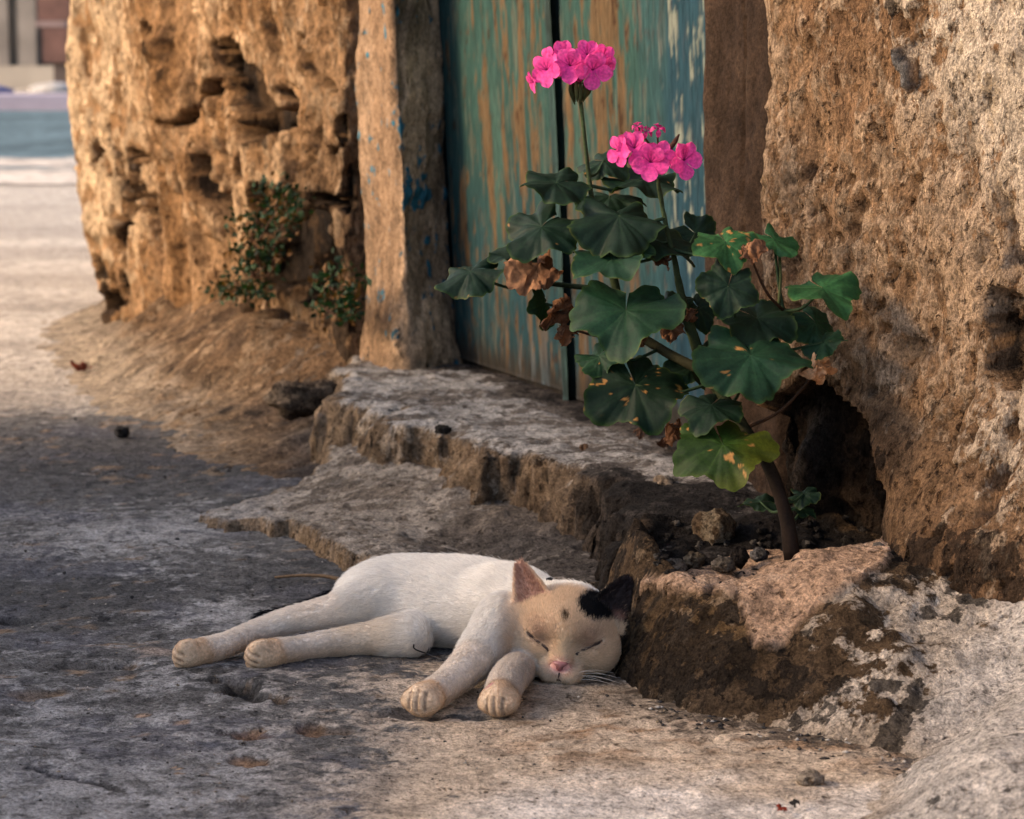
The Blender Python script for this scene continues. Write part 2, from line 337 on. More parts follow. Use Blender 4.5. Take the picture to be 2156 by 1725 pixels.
# ---- left wall: crumbling mud plaster over stone
aL = dp(-.125, .095)
P, NN = wallsheet([(-.28, 5.9), (-.70, 4.27), (-.725, 4.17), tuple(aL), tuple(dp(-.125, -.03))], .0055, .022, lean=-.034)
P[..., 0] -= .042*np.clip(P[..., 2], 0, 1)*sstep(-.15, -.72, P[..., 0])
U, Vp = proj(P); w1 = fbm(P, (6, 6, 3.2), 4, 41); w2 = fbm(P, (22, 22, 11), 4, 42); w3 = fbm(P, (70, 70, 40), 3, 43)
Uw = U+12*w2+5*w3; Vw = Vp+16*w2+6*w3
d = .020*w1+.010*w2+.0035*w3
fk = fbm(P, (11, 11, 3.6), 5, 44); flake = sstep(-.10, -.05, fk+.12); d += .013*(flake-1)+.010*(sstep(-.42, -.37, fk)-1)+.007*(sstep(.20, .24, fk)-1)
pits = [  # u, v, ru, rv, depth  (plaster fallen away)
    (470, 130, 34, 45, .040), (505, 185, 38, 60, .04), (535, 255, 34, 60, .045), (600, 275, 22, 50, .03), (610, 480, 60, 75, .04), (560, 565, 45, 55, .04), (665, 560, 45, 70, .045), (545, 455, 45, 65, .03), (725, 275, 10, 40, .035), (735, 400, 16, 60, .03), (700, 432, 40, 10, .03),
    (250, 320, 9, 58, .045), (285, 360, 8, 50, .04), (268, 410, 10, 45, .035), (383, 440, 7, 60, .03), (228, 640, 20, 36, .04), (255, 605, 14, 40, .035), (640, 620, 60, 30, .03), (205, 560, 10, 26, .02)]
cav = np.zeros_like(U); pfl = .013*fbm(P, (30, 30, 7), 4, 47)
for (u0, v0, ru, rv, dd) in pits:
    b_ = blob(Uw, Vw, u0, v0, ru, rv); b_ = sstep(.33, .5, b_+.12*w3*b_); d = np.minimum(d, .012*w1-1.25*dd*b_+pfl+.03*(1-b_)); cav = np.maximum(cav, b_)
crk = np.full(U.shape, 99.)
for pl in [[(428, 90), (432, 150), (420, 200), (385, 235), (375, 255)], [(330, 285), (350, 262), (385, 245)], [(565, 195), (580, 215), (560, 270), (545, 275)], [(232, 272), (245, 330), (262, 400), (290, 420), (300, 450)], [(285, 350), (300, 420)], [(370, 320), (378, 420), (383, 500)], [(715, 255), (700, 310), (670, 320), (700, 370)],
           [(205, 300), (200, 345)], [(660, 420), (700, 440), (745, 430)], [(450, 130), (470, 230), (515, 300), (490, 370)], [(230, 430), (260, 470), (255, 520)], [(400, 330), (410, 400), (440, 470)], [(600, 230), (625, 290), (640, 360)], [(330, 60), (345, 120), (335, 180)], [(640, 80), (650, 150), (690, 190)]]:
    crk = np.minimum(crk, line_d(Uw*.6+U*.4, Vw*.6+Vp*.4, pl))
ckm = sstep(10, 3, crk+3*w3); d -= .045*ckm; cav = np.maximum(cav, ckm)
stk = np.abs(fbm(P, (14, 14, 3.), 4, 46)); gv = sstep(.16, .02, stk)*sstep(430, 250, U+50*w1)*sstep(180, 330, Vp); d -= .016*gv
d *= sstep(.75, .6, P[..., 2])*.9+.1
P2 = P+NN*d[..., None]
c = np.ones(P.shape)*A(.28, .165, .085)
c = mixc(c, A(.20, .105, .045), sstep(-.2, .6, w2+.4*w1)*.8)
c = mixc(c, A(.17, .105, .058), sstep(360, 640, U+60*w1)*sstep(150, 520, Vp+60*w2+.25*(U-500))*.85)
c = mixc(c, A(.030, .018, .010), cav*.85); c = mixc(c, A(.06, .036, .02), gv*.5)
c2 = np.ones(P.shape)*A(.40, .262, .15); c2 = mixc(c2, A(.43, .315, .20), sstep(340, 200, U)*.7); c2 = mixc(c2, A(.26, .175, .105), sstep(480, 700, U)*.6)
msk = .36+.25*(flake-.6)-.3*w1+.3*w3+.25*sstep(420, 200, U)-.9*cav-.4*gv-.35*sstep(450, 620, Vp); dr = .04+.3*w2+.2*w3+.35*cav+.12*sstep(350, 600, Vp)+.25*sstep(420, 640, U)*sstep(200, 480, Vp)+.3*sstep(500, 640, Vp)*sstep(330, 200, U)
c = mixc(c, A(.16, .085, .035), sstep(500, 640, Vp)*sstep(330, 200, U)*sstep(-.3, .3, w3)*.6)
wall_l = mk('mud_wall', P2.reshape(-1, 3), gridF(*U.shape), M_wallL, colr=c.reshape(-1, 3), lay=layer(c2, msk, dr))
tag(wall_l, 'crumbling ochre mud plaster wall with deep holes, beside the pale door jamb', 'wall')

# ---- left jamb: plaster pilaster and the reveal with scraps of blue paint
P, NN = wallsheet([tuple(dp(-.112, -.04)), tuple(dp(-.112, .066)), tuple(dp(-.10, .074)), tuple(dp(.018, .074)), tuple(dp(.030, .066)), tuple(dp(-.012, -.004)), tuple(dp(-.04, -.04))], .0032, .006, lean=-.032)
U, Vp = proj(P); w1 = fbm(P, (8, 8, 4), 4, 51); w2 = fbm(P, (30, 30, 16), 4, 52); w3 = fbm(P, (90, 90, 70), 3, 53)
rev = sstep(820, 838, U-.025*Vp+4*w2)
d = .005*w1+.003*w2+.0014*w3; worn = sstep(.0, .25, fbm(P, (20, 20, 9), 4, 54)+.25*rev-.25); d -= .005*worn*rev; d += .018*sstep(.2, .05, P[..., 2])
P2 = P+NN*d[..., None]
c = np.ones(P.shape)*A(.31, .205, .13); c = mixc(c, A(.40, .285, .195), sstep(-.1, .5, w1+.3*w2)*.6); c = mixc(c, A(.20, .13, .08), sstep(.1, .6, w2)*.6)
c = mixc(c, A(.42, .29, .185), rev*.8); c = mixc(c, A(.16, .115, .08), worn*rev*.5)
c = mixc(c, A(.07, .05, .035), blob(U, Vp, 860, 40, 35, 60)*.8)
c = c*(1-.36*(1-rev))[..., None]*A(1, .95, .88)  # front colour darkened, reveal lightened, to even out the light on them
paint = np.clip(blob(U, Vp, 848, 255, 14, 38)+1.0*blob(U, Vp, 862, 405, 10, 40)+1.0*blob(U, Vp, 892, 400, 14, 46)+.7*blob(U, Vp, 878, 432, 26, 12)+.5*blob(U, Vp, 845, 300, 12, 30)+.5*blob(U, Vp, 893, 395, 25, 50)+.30*rev*sstep(870, 925, U-.03*Vp)+.3*blob(U, Vp, 900, 600, 22, 90), 0, 1.2)
dr = -.25+.25*w3+.2*w2+.25*rev+.4*sstep(.17, .07, P[..., 2]+.02*w2)
o = mk('door_jamb', P2.reshape(-1, 3), gridF(*U.shape), M_jamb, colr=c.reshape(-1, 3), lay=layer(A(.03, .115, .155), paint*.62+.02+.55*w3, dr))
tag(o, 'pale plaster door jamb with scraps of blue paint, beside the crumbling mud wall', 'jamb')

# ---- right jamb: dark brown smooth strip
P, NN = wallsheet([tuple(dp(.80, -.06)), tuple(dp(.824, .05)), tuple(dp(.835, .06)), tuple(dp(.965, .058)), tuple(dp(1.0, -.02))], .004, .010, lean=-.02)
U, Vp = proj(P); w1 = fbm(P, (9, 9, 4), 4, 61); w2 = fbm(P, (34, 34, 18), 4, 62)
d = .005*w1+.0025*w2; ck = np.abs(fbm(P, (12, 12, 3), 3, 63)); d -= .006*sstep(.05, .0, ck); P2 = P+NN*d[..., None]
c = np.ones(P.shape)*A(.022, .0135, .0088); c = mixc(c, A(.034, .0215, .014), sstep(0, .5, w1)*.6); c = mixc(c, A(.04, .025, .016), sstep(.1, .6, w2)*.6+.3*sstep(.05, 0, ck))
o = mk('door_jamb', P2.reshape(-1, 3), gridF(*U.shape), M_brown, colr=c.reshape(-1, 3), lay=layer(A(.042, .027, .018), .1+.3*w1, -.2+.4*w2))
tag(o, 'narrow dark brown door jamb between the teal door and the pitted plaster wall', 'jamb')

# ---- right wall: pitted plaster, hollow at its foot
P, NN = wallsheet([(.255, 2.115), (.208, 2.075), (.204, 2.05), (.292, 1.935), (.40, 1.795), (.62, 1.52), (.95, 1.18), (1.3, .4)], .0036, .014, lean=.012)
U, Vp = proj(P); w1 = fbm(P, (5, 5, 3.5), 4, 71); w2 = fbm(P, (22, 22, 14), 4, 72); w3 = fbm(P, (75, 75, 50), 4, 73, .6)
Uw = U+14*w2+8*w3; Vw = Vp+14*w2+8*w3
d = .010*w1+.006*w2+.0042*w3
wp = fbm(P, (55, 55, 38), 4, 76, .6); pk = sstep(.42, .62, wp); d -= .006*pk
wq = worley(P, (26, 26, 17), 5); pq = sstep(.22, .10, wq+.06*w3)*sstep(.6, .75, vn(P, 20., 78)); d -= .010*pq
d += .060*sstep(.30, .07, P[..., 2])**2*sstep(.26, .36, P[..., 0])
hol = poly_sd(Uw, Vw, [(1540, 1240), (1560, 900), (1640, 830), (1700, 790), (1755, 835), (1800, 868), (1838, 905), (1862, 960), (1880, 1010), (1900, 1060), (1906, 1090), (1893, 1135), (1870, 1240)])
hm = sstep(-7, 7, hol); hn = fbm(P, (26, 26, 18), 4, 79)
stem_lump = blob(U, Vp, 1668+.12*(900-Vp), 930, 26, 140)
d = d*(1-hm)+hm*(-.055+.014*hn+.006*w3+.030*stem_lump+.02*sstep(1700, 1600, U))
cav2 = sstep(.4, .6, blob(Uw, Vw, 2120, 720, 62, 105)+.1*w3); d -= .03*cav2
for (u0, v0, ru, rv, dd) in [(1925, 160, 16, 52, -.010), (1908, 425, 10, 14, .012), (2090, 640, 30, 40, .02), (1900, 760, 30, 60, .008), (2150, 1030, 26, 90, .02), (1830, 640, 12, 12, .008), (1720, 370, 9, 9, .006), (1770, 70, 6, 8, .01), (1850, 690, 14, 12, .008)]:
    d -= dd*sstep(.35, .6, blob(Uw, Vw, u0, v0, ru, rv))
d -= .014*sstep(16, 2, np.abs(Uw-(2085+.12*(Vp-400))))*sstep(300, 450, Vp)*sstep(1000, 800, Vp)
edge = sstep(1680, 1600, U)*0
P2 = P+NN*d[..., None]; P2[..., 2] += .004*w2*mask_near(P)
c = np.ones(P.shape)*A(.245, .148, .082)
c = mixc(c, A(.17, .095, .05), sstep(-.1, .6, w2+.5*w1)*.7)
c = mixc(c, A(.26, .13, .05), (blob(U, Vp, 2130, 100, 60, 110)+.6*blob(U, Vp, 2110, 560, 60, 90))*sstep(-.2, .4, w2+w3)*.75)
c = mixc(c, A(.115, .115, .115), sstep(.35, .6, blob(Uw, Vw, 1925, 160, 16, 52))*.9)
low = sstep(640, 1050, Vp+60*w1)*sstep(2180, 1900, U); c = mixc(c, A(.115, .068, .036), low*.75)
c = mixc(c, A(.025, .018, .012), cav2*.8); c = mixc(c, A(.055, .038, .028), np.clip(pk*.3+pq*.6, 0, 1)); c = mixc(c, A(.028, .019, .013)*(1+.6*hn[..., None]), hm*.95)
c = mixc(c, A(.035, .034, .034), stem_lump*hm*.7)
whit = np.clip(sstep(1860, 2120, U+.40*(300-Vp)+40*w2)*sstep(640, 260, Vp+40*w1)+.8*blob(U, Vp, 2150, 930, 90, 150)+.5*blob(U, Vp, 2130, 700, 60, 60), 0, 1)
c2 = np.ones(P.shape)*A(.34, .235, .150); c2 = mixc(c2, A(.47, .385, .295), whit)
msk = .40+.28*w3-.25*w1-.25*low+.32*whit-1.4*hm-.8*cav2-.4*pq-.5*sstep(.35, .6, blob(Uw, Vw, 1925, 160, 16, 52))
dr = -.04+.22*w3+.15*w2+.55*(blob(U, Vp, 1900, 30, 90, 40)+blob(U, Vp, 2070, 30, 70, 30)*.7)+.30*low+.25*hm+.3*cav2+.55*sstep(1030, 1140, Vp)*sstep(1940, 2080, U)-.2*whit  # grime, raised at the wall foot to deepen its shade
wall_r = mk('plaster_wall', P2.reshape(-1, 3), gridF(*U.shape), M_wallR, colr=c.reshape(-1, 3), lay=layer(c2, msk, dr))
tag(wall_r, 'pitted brown lime plaster wall with a dark hollow at its foot, behind the geranium', 'wall')

# ------------------------------------------------------------------ heightfield things: mound, slab, step, planter
def field(name, x0, x1, y0, y1, step, hfun, mat, zmin=-.012, nd=None):
    xx, yy = np.meshgrid(np.arange(x0, x1, step), np.arange(y0, y1, step)); P = np.stack([xx, yy, 0*xx], -1)
    h = hfun(P); P[..., 2] = h; nr = grid_normals(P)
    if nd: P = P+nr*nd(P, nr)[..., None]
    return P, nr, h > zmin
def finish(name, P, keep, c, mat, lay):
    V, F, C, L = compact(P.reshape(-1, 3), gridF(P.shape[0], P.shape[1], keep), c.reshape(-1, 3), lay); return mk(name, V, F, mat, colr=C, lay=L)

# ---- earth mound against the mud wall
front = [(-.86, 4.35), (-.76, 3.95), (-.66, 3.55), (-.56, 3.25), (-.45, 3.02), (-.385, 2.82), (-.31, 2.68), (-.24, 2.58), (-.17, 2.56)]
back = [(-.12, 2.70), (-.02, 3.02), (-.18, 3.20), (-.60, 4.15), (-.70, 4.4)]
mpoly = front+back
def mh(P):
    sdv = poly_sd(P[..., 0], P[..., 1], mpoly); wob = .03*fbm(P, 9., 4, 81); k = np.clip((sdv+wob)/.22, -1, 1)
    fd = line_d(P[..., 0], P[..., 1], front); fd = np.where(sdv > 0, fd, -fd)+wob
    h = (.05+.065*sstep(3.0, 3.3, P[..., 1]))*sstep(0, .30, fd)*(1+.25*fbm(P, 6., 3, 82))
    q = P.copy(); a = P[..., 0]*.85+P[..., 1]*.5; b = P[..., 1]*.85-P[..., 0]*.5; q[..., 0] = a; q[..., 1] = b
    st = fbm(q, (9, 34, 10), 4, 83); h += (.0035*st+.004*fbm(P, 24., 4, 85)-.006*sstep(.08, 0, np.abs(fbm(q, (7, 20, 9), 4, 84))))*sstep(0, .06, fd)
    return h-.02*sstep(.0, -.05, fd)
P, nr, keep = field('m', -.95, .02, 2.44, 4.5, .0072, mh, None, -.012)
q = P.copy(); q[..., 0] = P[..., 0]*.85+P[..., 1]*.5; q[..., 1] = P[..., 1]*.85-P[..., 0]*.5
st = fbm(q, (9, 34, 10), 4, 83); w2 = fbm(P, 22., 4, 86); w3 = fbm(P, 60., 4, 87); U, Vp = proj(P)
c = np.ones(P.shape)*A(.135, .082, .045); c = mixc(c, A(.06, .039, .025), sstep(0, .55, -st*.6+w2)*.7)
c = mixc(c, A(.36, .29, .215), sstep(.06, .0, P[..., 2]+.02*w2)*sstep(620, 300, U)*.75); c = mixc(c, A(.066, .056, .05), sstep(500, 680, U+30*w2)*sstep(800, 870, Vp)*.8)
c2 = np.ones(P.shape)*A(.225, .15, .09); c2 = mixc(c2, A(.36, .285, .205), sstep(380, 180, U)); c2 = mixc(c2, A(.13, .105, .085), sstep(520, 680, U))
o = structure(finish('earth_mound', P, keep, c, M_wallL, layer(c2, (.35+.2*st+.3*w3), +.06-.2*st+.3*w2)))

# ---- broken slab in front of the step
slab_px = [(414, 1048), (432, 1034), (520, 1020), (600, 1003), (680, 985), (690, 930), (760, 860), (1000, 900), (1300, 1100), (1290, 1225), (1210, 1235), (1120, 1200), (1000, 1188), (900, 1192), (800, 1190), (786, 1183), (760, 1158), (728, 1150), (700, 1132), (668, 1118), (640, 1095), (608, 1074), (566, 1080), (545, 1066), (500, 1066), (462, 1071), (470, 1062), (424, 1060), (440, 1052)]
slab_poly = [tuple(onz(u, v, .024)[:2]) for u, v in slab_px]
step_front = [(-.245, 2.86), (-.208, 2.72), (-.165, 2.62), (-.09, 2.50), (-.03, 2.36), (.022, 2.255), (.066, 2.15), (.072, 2.04), (.088, 1.94), (.14, 1.93)]
step_poly = step_front+[(.30, 2.0), (.36, 2.30), (.10, 3.05), (-.06, 3.22), (-.2, 3.2)]
def slab_h(P):
    w = fbm(P, 40., 3, 91); sdv = poly_sd(P[..., 0], P[..., 1], slab_poly)+.004*w
    Us, Vs = proj(P); hgt = (.0055+.0135*sstep(-.33, -.13, P[..., 0]))*(1-.85*sstep(820, 1000, Us)*sstep(1100, 1185, Vs)); hgt = hgt+.022*sstep(-.11, .01, poly_sd(P[..., 0], P[..., 1], step_poly))
    return (hgt+.012)*sstep(-.0015, .0045, sdv)-.012+(.0022*fbm(P, 14., 4, 92)+.0016*fbm(P, (60, 60, 60), 3, 93))*sstep(0, .01, sdv)
P, nr, keep = field('s', -.36, .14, 1.98, 2.86, .0038, slab_h, None, -.0115, lambda P, n: .0022*fbm(P, 80., 3, 94))
U, Vp = proj(P); w2 = fbm(P, (18, 26, 18), 4, 95); w3 = fbm(P, 60., 4, 96); side = sstep(.85, .5, nr[..., 2])
c = np.ones(P.shape)*A(.17, .135, .105); c = mixc(c, A(.06, .052, .047), sstep(800, 1100, U+40*w2)*sstep(1040, 1140, Vp+30*w2)*.8)
c = mixc(c, A(.22, .14, .075), side*.85); c2 = np.ones(P.shape)*A(.31, .26, .21); c2 = mixc(c2, A(.36, .33, .30), sstep(650, 480, U)*.8); c2 = mixc(c2, A(.25, .165, .095), side*.9); c2 = mixc(c2, A(.15, .13, .115), sstep(900, 1150, U)*.6)
slab = finish('broken_slab', P, keep, c, M_step, layer(c2, .55+.4*w2+.2*w3+.3*sstep(650, 480, U)-.35*sstep(800, 1100, U)*sstep(1040, 1140, Vp), -.25+.25*w3-.1*w2+.35*sstep(850, 1100, U)*sstep(1080, 1180, Vp)))
tag(slab, 'thin broken pale screed slab with ragged edge, at the foot of the doorstep', 'slab')

# ---- doorstep
def step_h(P):
    w = fbm(P, 17., 4, 101); wf = fbm(P, 55., 3, 102); sdv = poly_sd(P[..., 0], P[..., 1], step_poly)+.026*w+.008*wf
    top = .086-.022*sstep(2.18, 2.02, P[..., 1])+.003*fbm(P, 6., 3, 103)
    t = np.clip((sdv+.010)/(.070+.028*fbm(P, 11., 2, 110)), 0, 1); led = .62*sstep(0, .55, t)+.38*(1-(1-t)**2.4)
    h = -.02+(top+.02)*led
    jo = np.abs(fbm(P, (9, 9, 9), 3, 104)); h -= .012*sstep(.06, .0, jo)*sstep(.055, .01, sdv)*sstep(0, .01, sdv)
    return h+(.002*fbm(P, (30, 40, 30), 4, 105))*sstep(.01, .03, sdv)
P, nr, keep = field('d', -.34, .38, 1.90, 3.24, .0036, step_h, None, -.018, lambda P, n: (.009*fbm(P, 30., 4, 106)+.004*fbm(P, 95., 3, 107))*(1.15-.85*n[..., 2]))
U, Vp = proj(P); w2 = fbm(P, (16, 22, 16), 4, 108); w3 = fbm(P, 55., 4, 109); side = sstep(.88, .55, nr[..., 2])
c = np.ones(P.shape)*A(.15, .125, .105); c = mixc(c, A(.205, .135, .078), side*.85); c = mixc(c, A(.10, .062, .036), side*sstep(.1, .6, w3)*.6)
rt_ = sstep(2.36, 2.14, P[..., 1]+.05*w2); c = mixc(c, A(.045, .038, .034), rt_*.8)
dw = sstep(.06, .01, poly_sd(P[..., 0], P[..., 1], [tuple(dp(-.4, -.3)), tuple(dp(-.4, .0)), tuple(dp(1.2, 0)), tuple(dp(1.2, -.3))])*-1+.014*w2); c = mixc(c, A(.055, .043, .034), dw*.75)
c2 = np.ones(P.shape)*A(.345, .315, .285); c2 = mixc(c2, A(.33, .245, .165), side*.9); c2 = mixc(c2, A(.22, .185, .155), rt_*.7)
step_o = finish('doorstep', P, keep, c, M_step, layer(c2, .55+.4*w2+.2*w3-.25*side-.35*rt_-.55*dw, -.02+.25*w3-.15*w2+.62*rt_+.5*dw))  # grime, raised in the step's crevices to deepen the shade
tag(step_o, 'eroded stone doorstep with worn grey top under the teal door', 'doorstep')

# ---- planter rock and the pale rocky foot of the right wall
base = [(.074, 2.06), (.070, 1.93), (.076, 1.83), (.098, 1.745), (.135, 1.69), (.20, 1.640), (.27, 1.590), (.34, 1.50), (.47, 1.36), (.9, .95)]
rock_poly = base+[(1.4, 1.0), (.9, 1.9), (.40, 2.12), (.2, 2.2)]
lobe_px = [(1690, 1740), (1760, 1680), (1850, 1600), (1900, 1545), (1990, 1480), (2080, 1430), (2200, 1390)]
lobe_poly = [tuple(onz(u, v, .01)[:2]) for u, v in lobe_px]+[(.9, 1.5), (.9, .9), (.33, 1.15)]
patch_px = [(1330, 1228), (1420, 1213), (1500, 1196), (1556, 1170), (1590, 1162), (1670, 1166), (1770, 1160), (1815, 1150), (1870, 1128), (1896, 1150), (1862, 1195), (1800, 1232), (1730, 1278), (1690, 1310), (1655, 1355), (1630, 1370), (1586, 1363), (1575, 1326), (1566, 1305), (1552, 1264), (1510, 1248), (1440, 1250)]
def rock_h(P):
    x, y = P[..., 0], P[..., 1]; w = fbm(P, 12., 4, 111); wf = fbm(P, 45., 3, 112)
    sdv = poly_sd(x, y, rock_poly)+.008*w+.003*wf
    wid = .045+.095*sstep(.10, .22, x)+.13*sstep(.25, .36, x); t = np.clip(sdv/wid, 0, 1)
    h = .086*(.55*sstep(0, 1, t)+.45*(1-(1-t)**2))*(1-.14*sstep(.20, .30, x)*sstep(1.8, 1.7, y))
    h += .025*sstep(.30, .42, x)*sstep(.06, .2, sdv)
    # hollow with soil behind the rim
    inner = poly_sd(x, y, [(.112, 2.04), (.108, 1.90), (.135, 1.815), (.19, 1.80), (.235, 1.845), (.29, 1.875), (.31, 1.98), (.22, 2.1)])+.008*w
    h -= .024*sstep(-.008, .012, inner)*sstep(2.06, 1.98, y)
    h += .020*blob(x, y, .100, 1.915, .022, .05)
    h += (.004*w+.003*wf)*sstep(0, .02, sdv)
    lb = poly_sd(x, y, lobe_poly)+.012*w; h2 = .052*sstep(-.004, .10, lb)+.002*w-.004; h2 = np.where(lb > -.03, h2, -.03)
    return np.maximum(h-.016*sstep(.004, -.01, sdv), h2)
def rock_nd(P, n): return (.0030*fbm(P, 40., 4, 113)+.0018*fbm(P, 110., 3, 114))*(1-.55*sstep(.05, .0, np.abs(poly_sd(P[..., 0], P[..., 1], lobe_poly)-.06)))
P, nr, keep = field('p', .045, 1.0, 1.02, 2.16, .0036, rock_h, None, -.010, rock_nd)
U, Vp = proj(P); w2 = fbm(P, (20, 24, 20), 4, 115); w3 = fbm(P, 60., 4, 116, .6); w4 = fbm(P, 130., 3, 117)
pd = poly_sd(U+4*w3, Vp+4*w3, patch_px); pmk = sstep(-2, 3, pd)*(P[..., 1] < 1.98); P = P+nr*(.0045*pmk-.0035*w3*pmk*.5)[..., None]
crk = line_d(U+2*w4, Vp, [(1560, 1170), (1548, 1205), (1556, 1215), (1552, 1262), (1566, 1300), (1574, 1330), (1586, 1365)]); cm = sstep(4.0, 1.5, crk)*(P[..., 1] < 1.98)
P = P-nr*(.004*cm)[..., None]
crk2 = line_d(U, Vp+3*w3, [(1556, 1302), (1620, 1300), (1680, 1306)])
lb = poly_sd(P[..., 0], P[..., 1], lobe_poly)+.01*w2
soil = sstep(-.006, .01, poly_sd(P[..., 0], P[..., 1], [(.112, 2.04), (.108, 1.90), (.135, 1.815), (.19, 1.80), (.235, 1.845), (.29, 1.875), (.31, 1.98), (.22, 2.1)]))
c = np.ones(P.shape)*A(.090, .058, .033); c = mixc(c, A(.16, .10, .052), sstep(-.1, .5, w2)*.6)
c = mixc(c, A(.17, .10, .04), blob(U, Vp, 1480, 1330, 140, 70)*.6); c = mixc(c, A(.075, .055, .038), blob(U, Vp, 1400, 1470, 130, 70)*.6)
lime = sstep(1580, 1840, U+.55*(Vp-1330)+70*w2+40*w3)*sstep(1190, 1290, Vp+50*w2+.15*(2100-U)); onl = sstep(-.01, .03, lb)
c = mixc(c, A(.27, .19, .12), onl*.8); c = mixc(c, A(.015, .014, .014), soil*.9)
c = mixc(c, A(.47, .305, .20)*(1+.08*w2[..., None]), pmk*.97); c = mixc(c, A(.03, .022, .018), cm*.9); c = mixc(c, A(.12, .075, .048), sstep(6, 1, crk2)*pmk*.7)
c2 = np.ones(P.shape)*A(.24, .165, .10); c2 = mixc(c2, A(.47, .39, .31), lime); c2 = mixc(c2, A(.54, .48, .42), onl); c2 = mixc(c2, A(.15, .15, .16), soil); c2 = mixc(c2, A(.52, .355, .245), pmk)
msk = .25+.35*w2+.25*w3+.42*lime+.40*onl-.25*soil+.1*pmk-.6*cm-.35*blob(U, Vp, 1600, 1440, 260, 95); dr = .40+.3*w3+.2*w2-.30*lime+.30*blob(U, Vp, 1640, 1440, 280, 105)+.60*blob(U, Vp, 2080, 1180, 160, 80)+.22*lime*sstep(.1, .6, w2)-.24*onl+.15*soil-1.2*pmk  # black stains, raised on the front for deeper shade
toe = sstep(.020, .002, P[..., 2]+.006*w2); msk = msk+.35*toe; c2 = mixc(c2, A(.36, .27, .185), toe*.6); dr -= .12*toe
dr += .75*sstep(.026, .0, np.abs(lb+.008))*sstep(1420, 1540, Vp+60*w2)*sstep(1560, 1800, U)+.25*blob(U, Vp, 1350, 1400, 90, 110)
planter = finish('planter_rock', P, keep, c, M_rock, layer(c2, msk, dr))
tag(planter, 'rocky blackened planter kerb with a pink mortar patch, at the foot of the plaster wall', 'planter')

# ------------------------------------------------------------------ DOOR
def door_mat(name):
    m, nt, b, out = newmat(name); at = N(nt, 'ShaderNodeAttribute', attribute_name='Col')
    tc = N(nt, 'ShaderNodeTexCoord'); mp = N(nt, 'ShaderNodeMapping'); mp.inputs['Scale'].default_value = (1, 1, .13)
    nt.links.new(tc.outputs['Object'], mp.inputs[0])
    n1 = N(nt, 'ShaderNodeTexNoise'); n1.inputs['Scale'].default_value = 95; n1.inputs['Detail'].default_value = 7; n1.inputs['Roughness'].default_value = .68
    n2 = N(nt, 'ShaderNodeTexNoise'); n2.inputs['Scale'].default_value = 330; n2.inputs['Detail'].default_value = 4
    for n in (n1, n2): nt.links.new(mp.outputs[0], n.inputs['Vector'])
    c = mul(nt, at.outputs['Color'], ramp(nt, n1.outputs['Fac'], [(.3, .68), (.5, 1.), (.7, 1.25)])); c = mul(nt, c, ramp(nt, n2.outputs['Fac'], [(.32, .72), (.5, 1.), (.7, 1.22)]))
    nt.links.new(c, b.inputs['Base Color']); b.inputs['Roughness'].default_value = .85; b.inputs['Specular IOR Level'].default_value = .05
    bp = N(nt, 'ShaderNodeBump'); bp.inputs['Strength'].default_value = .5; bp.inputs['Distance'].default_value = .002
    nt.links.new(n1.outputs['Fac'], bp.inputs['Height']); nt.links.new(bp.outputs[0], b.inputs['Normal']); return m
M_door = door_mat('rusty_teal_paint')
door = empty('door', (*dp(.4, -.01), .09), 'weathered teal double door streaked with rust, behind the geranium', 'door')
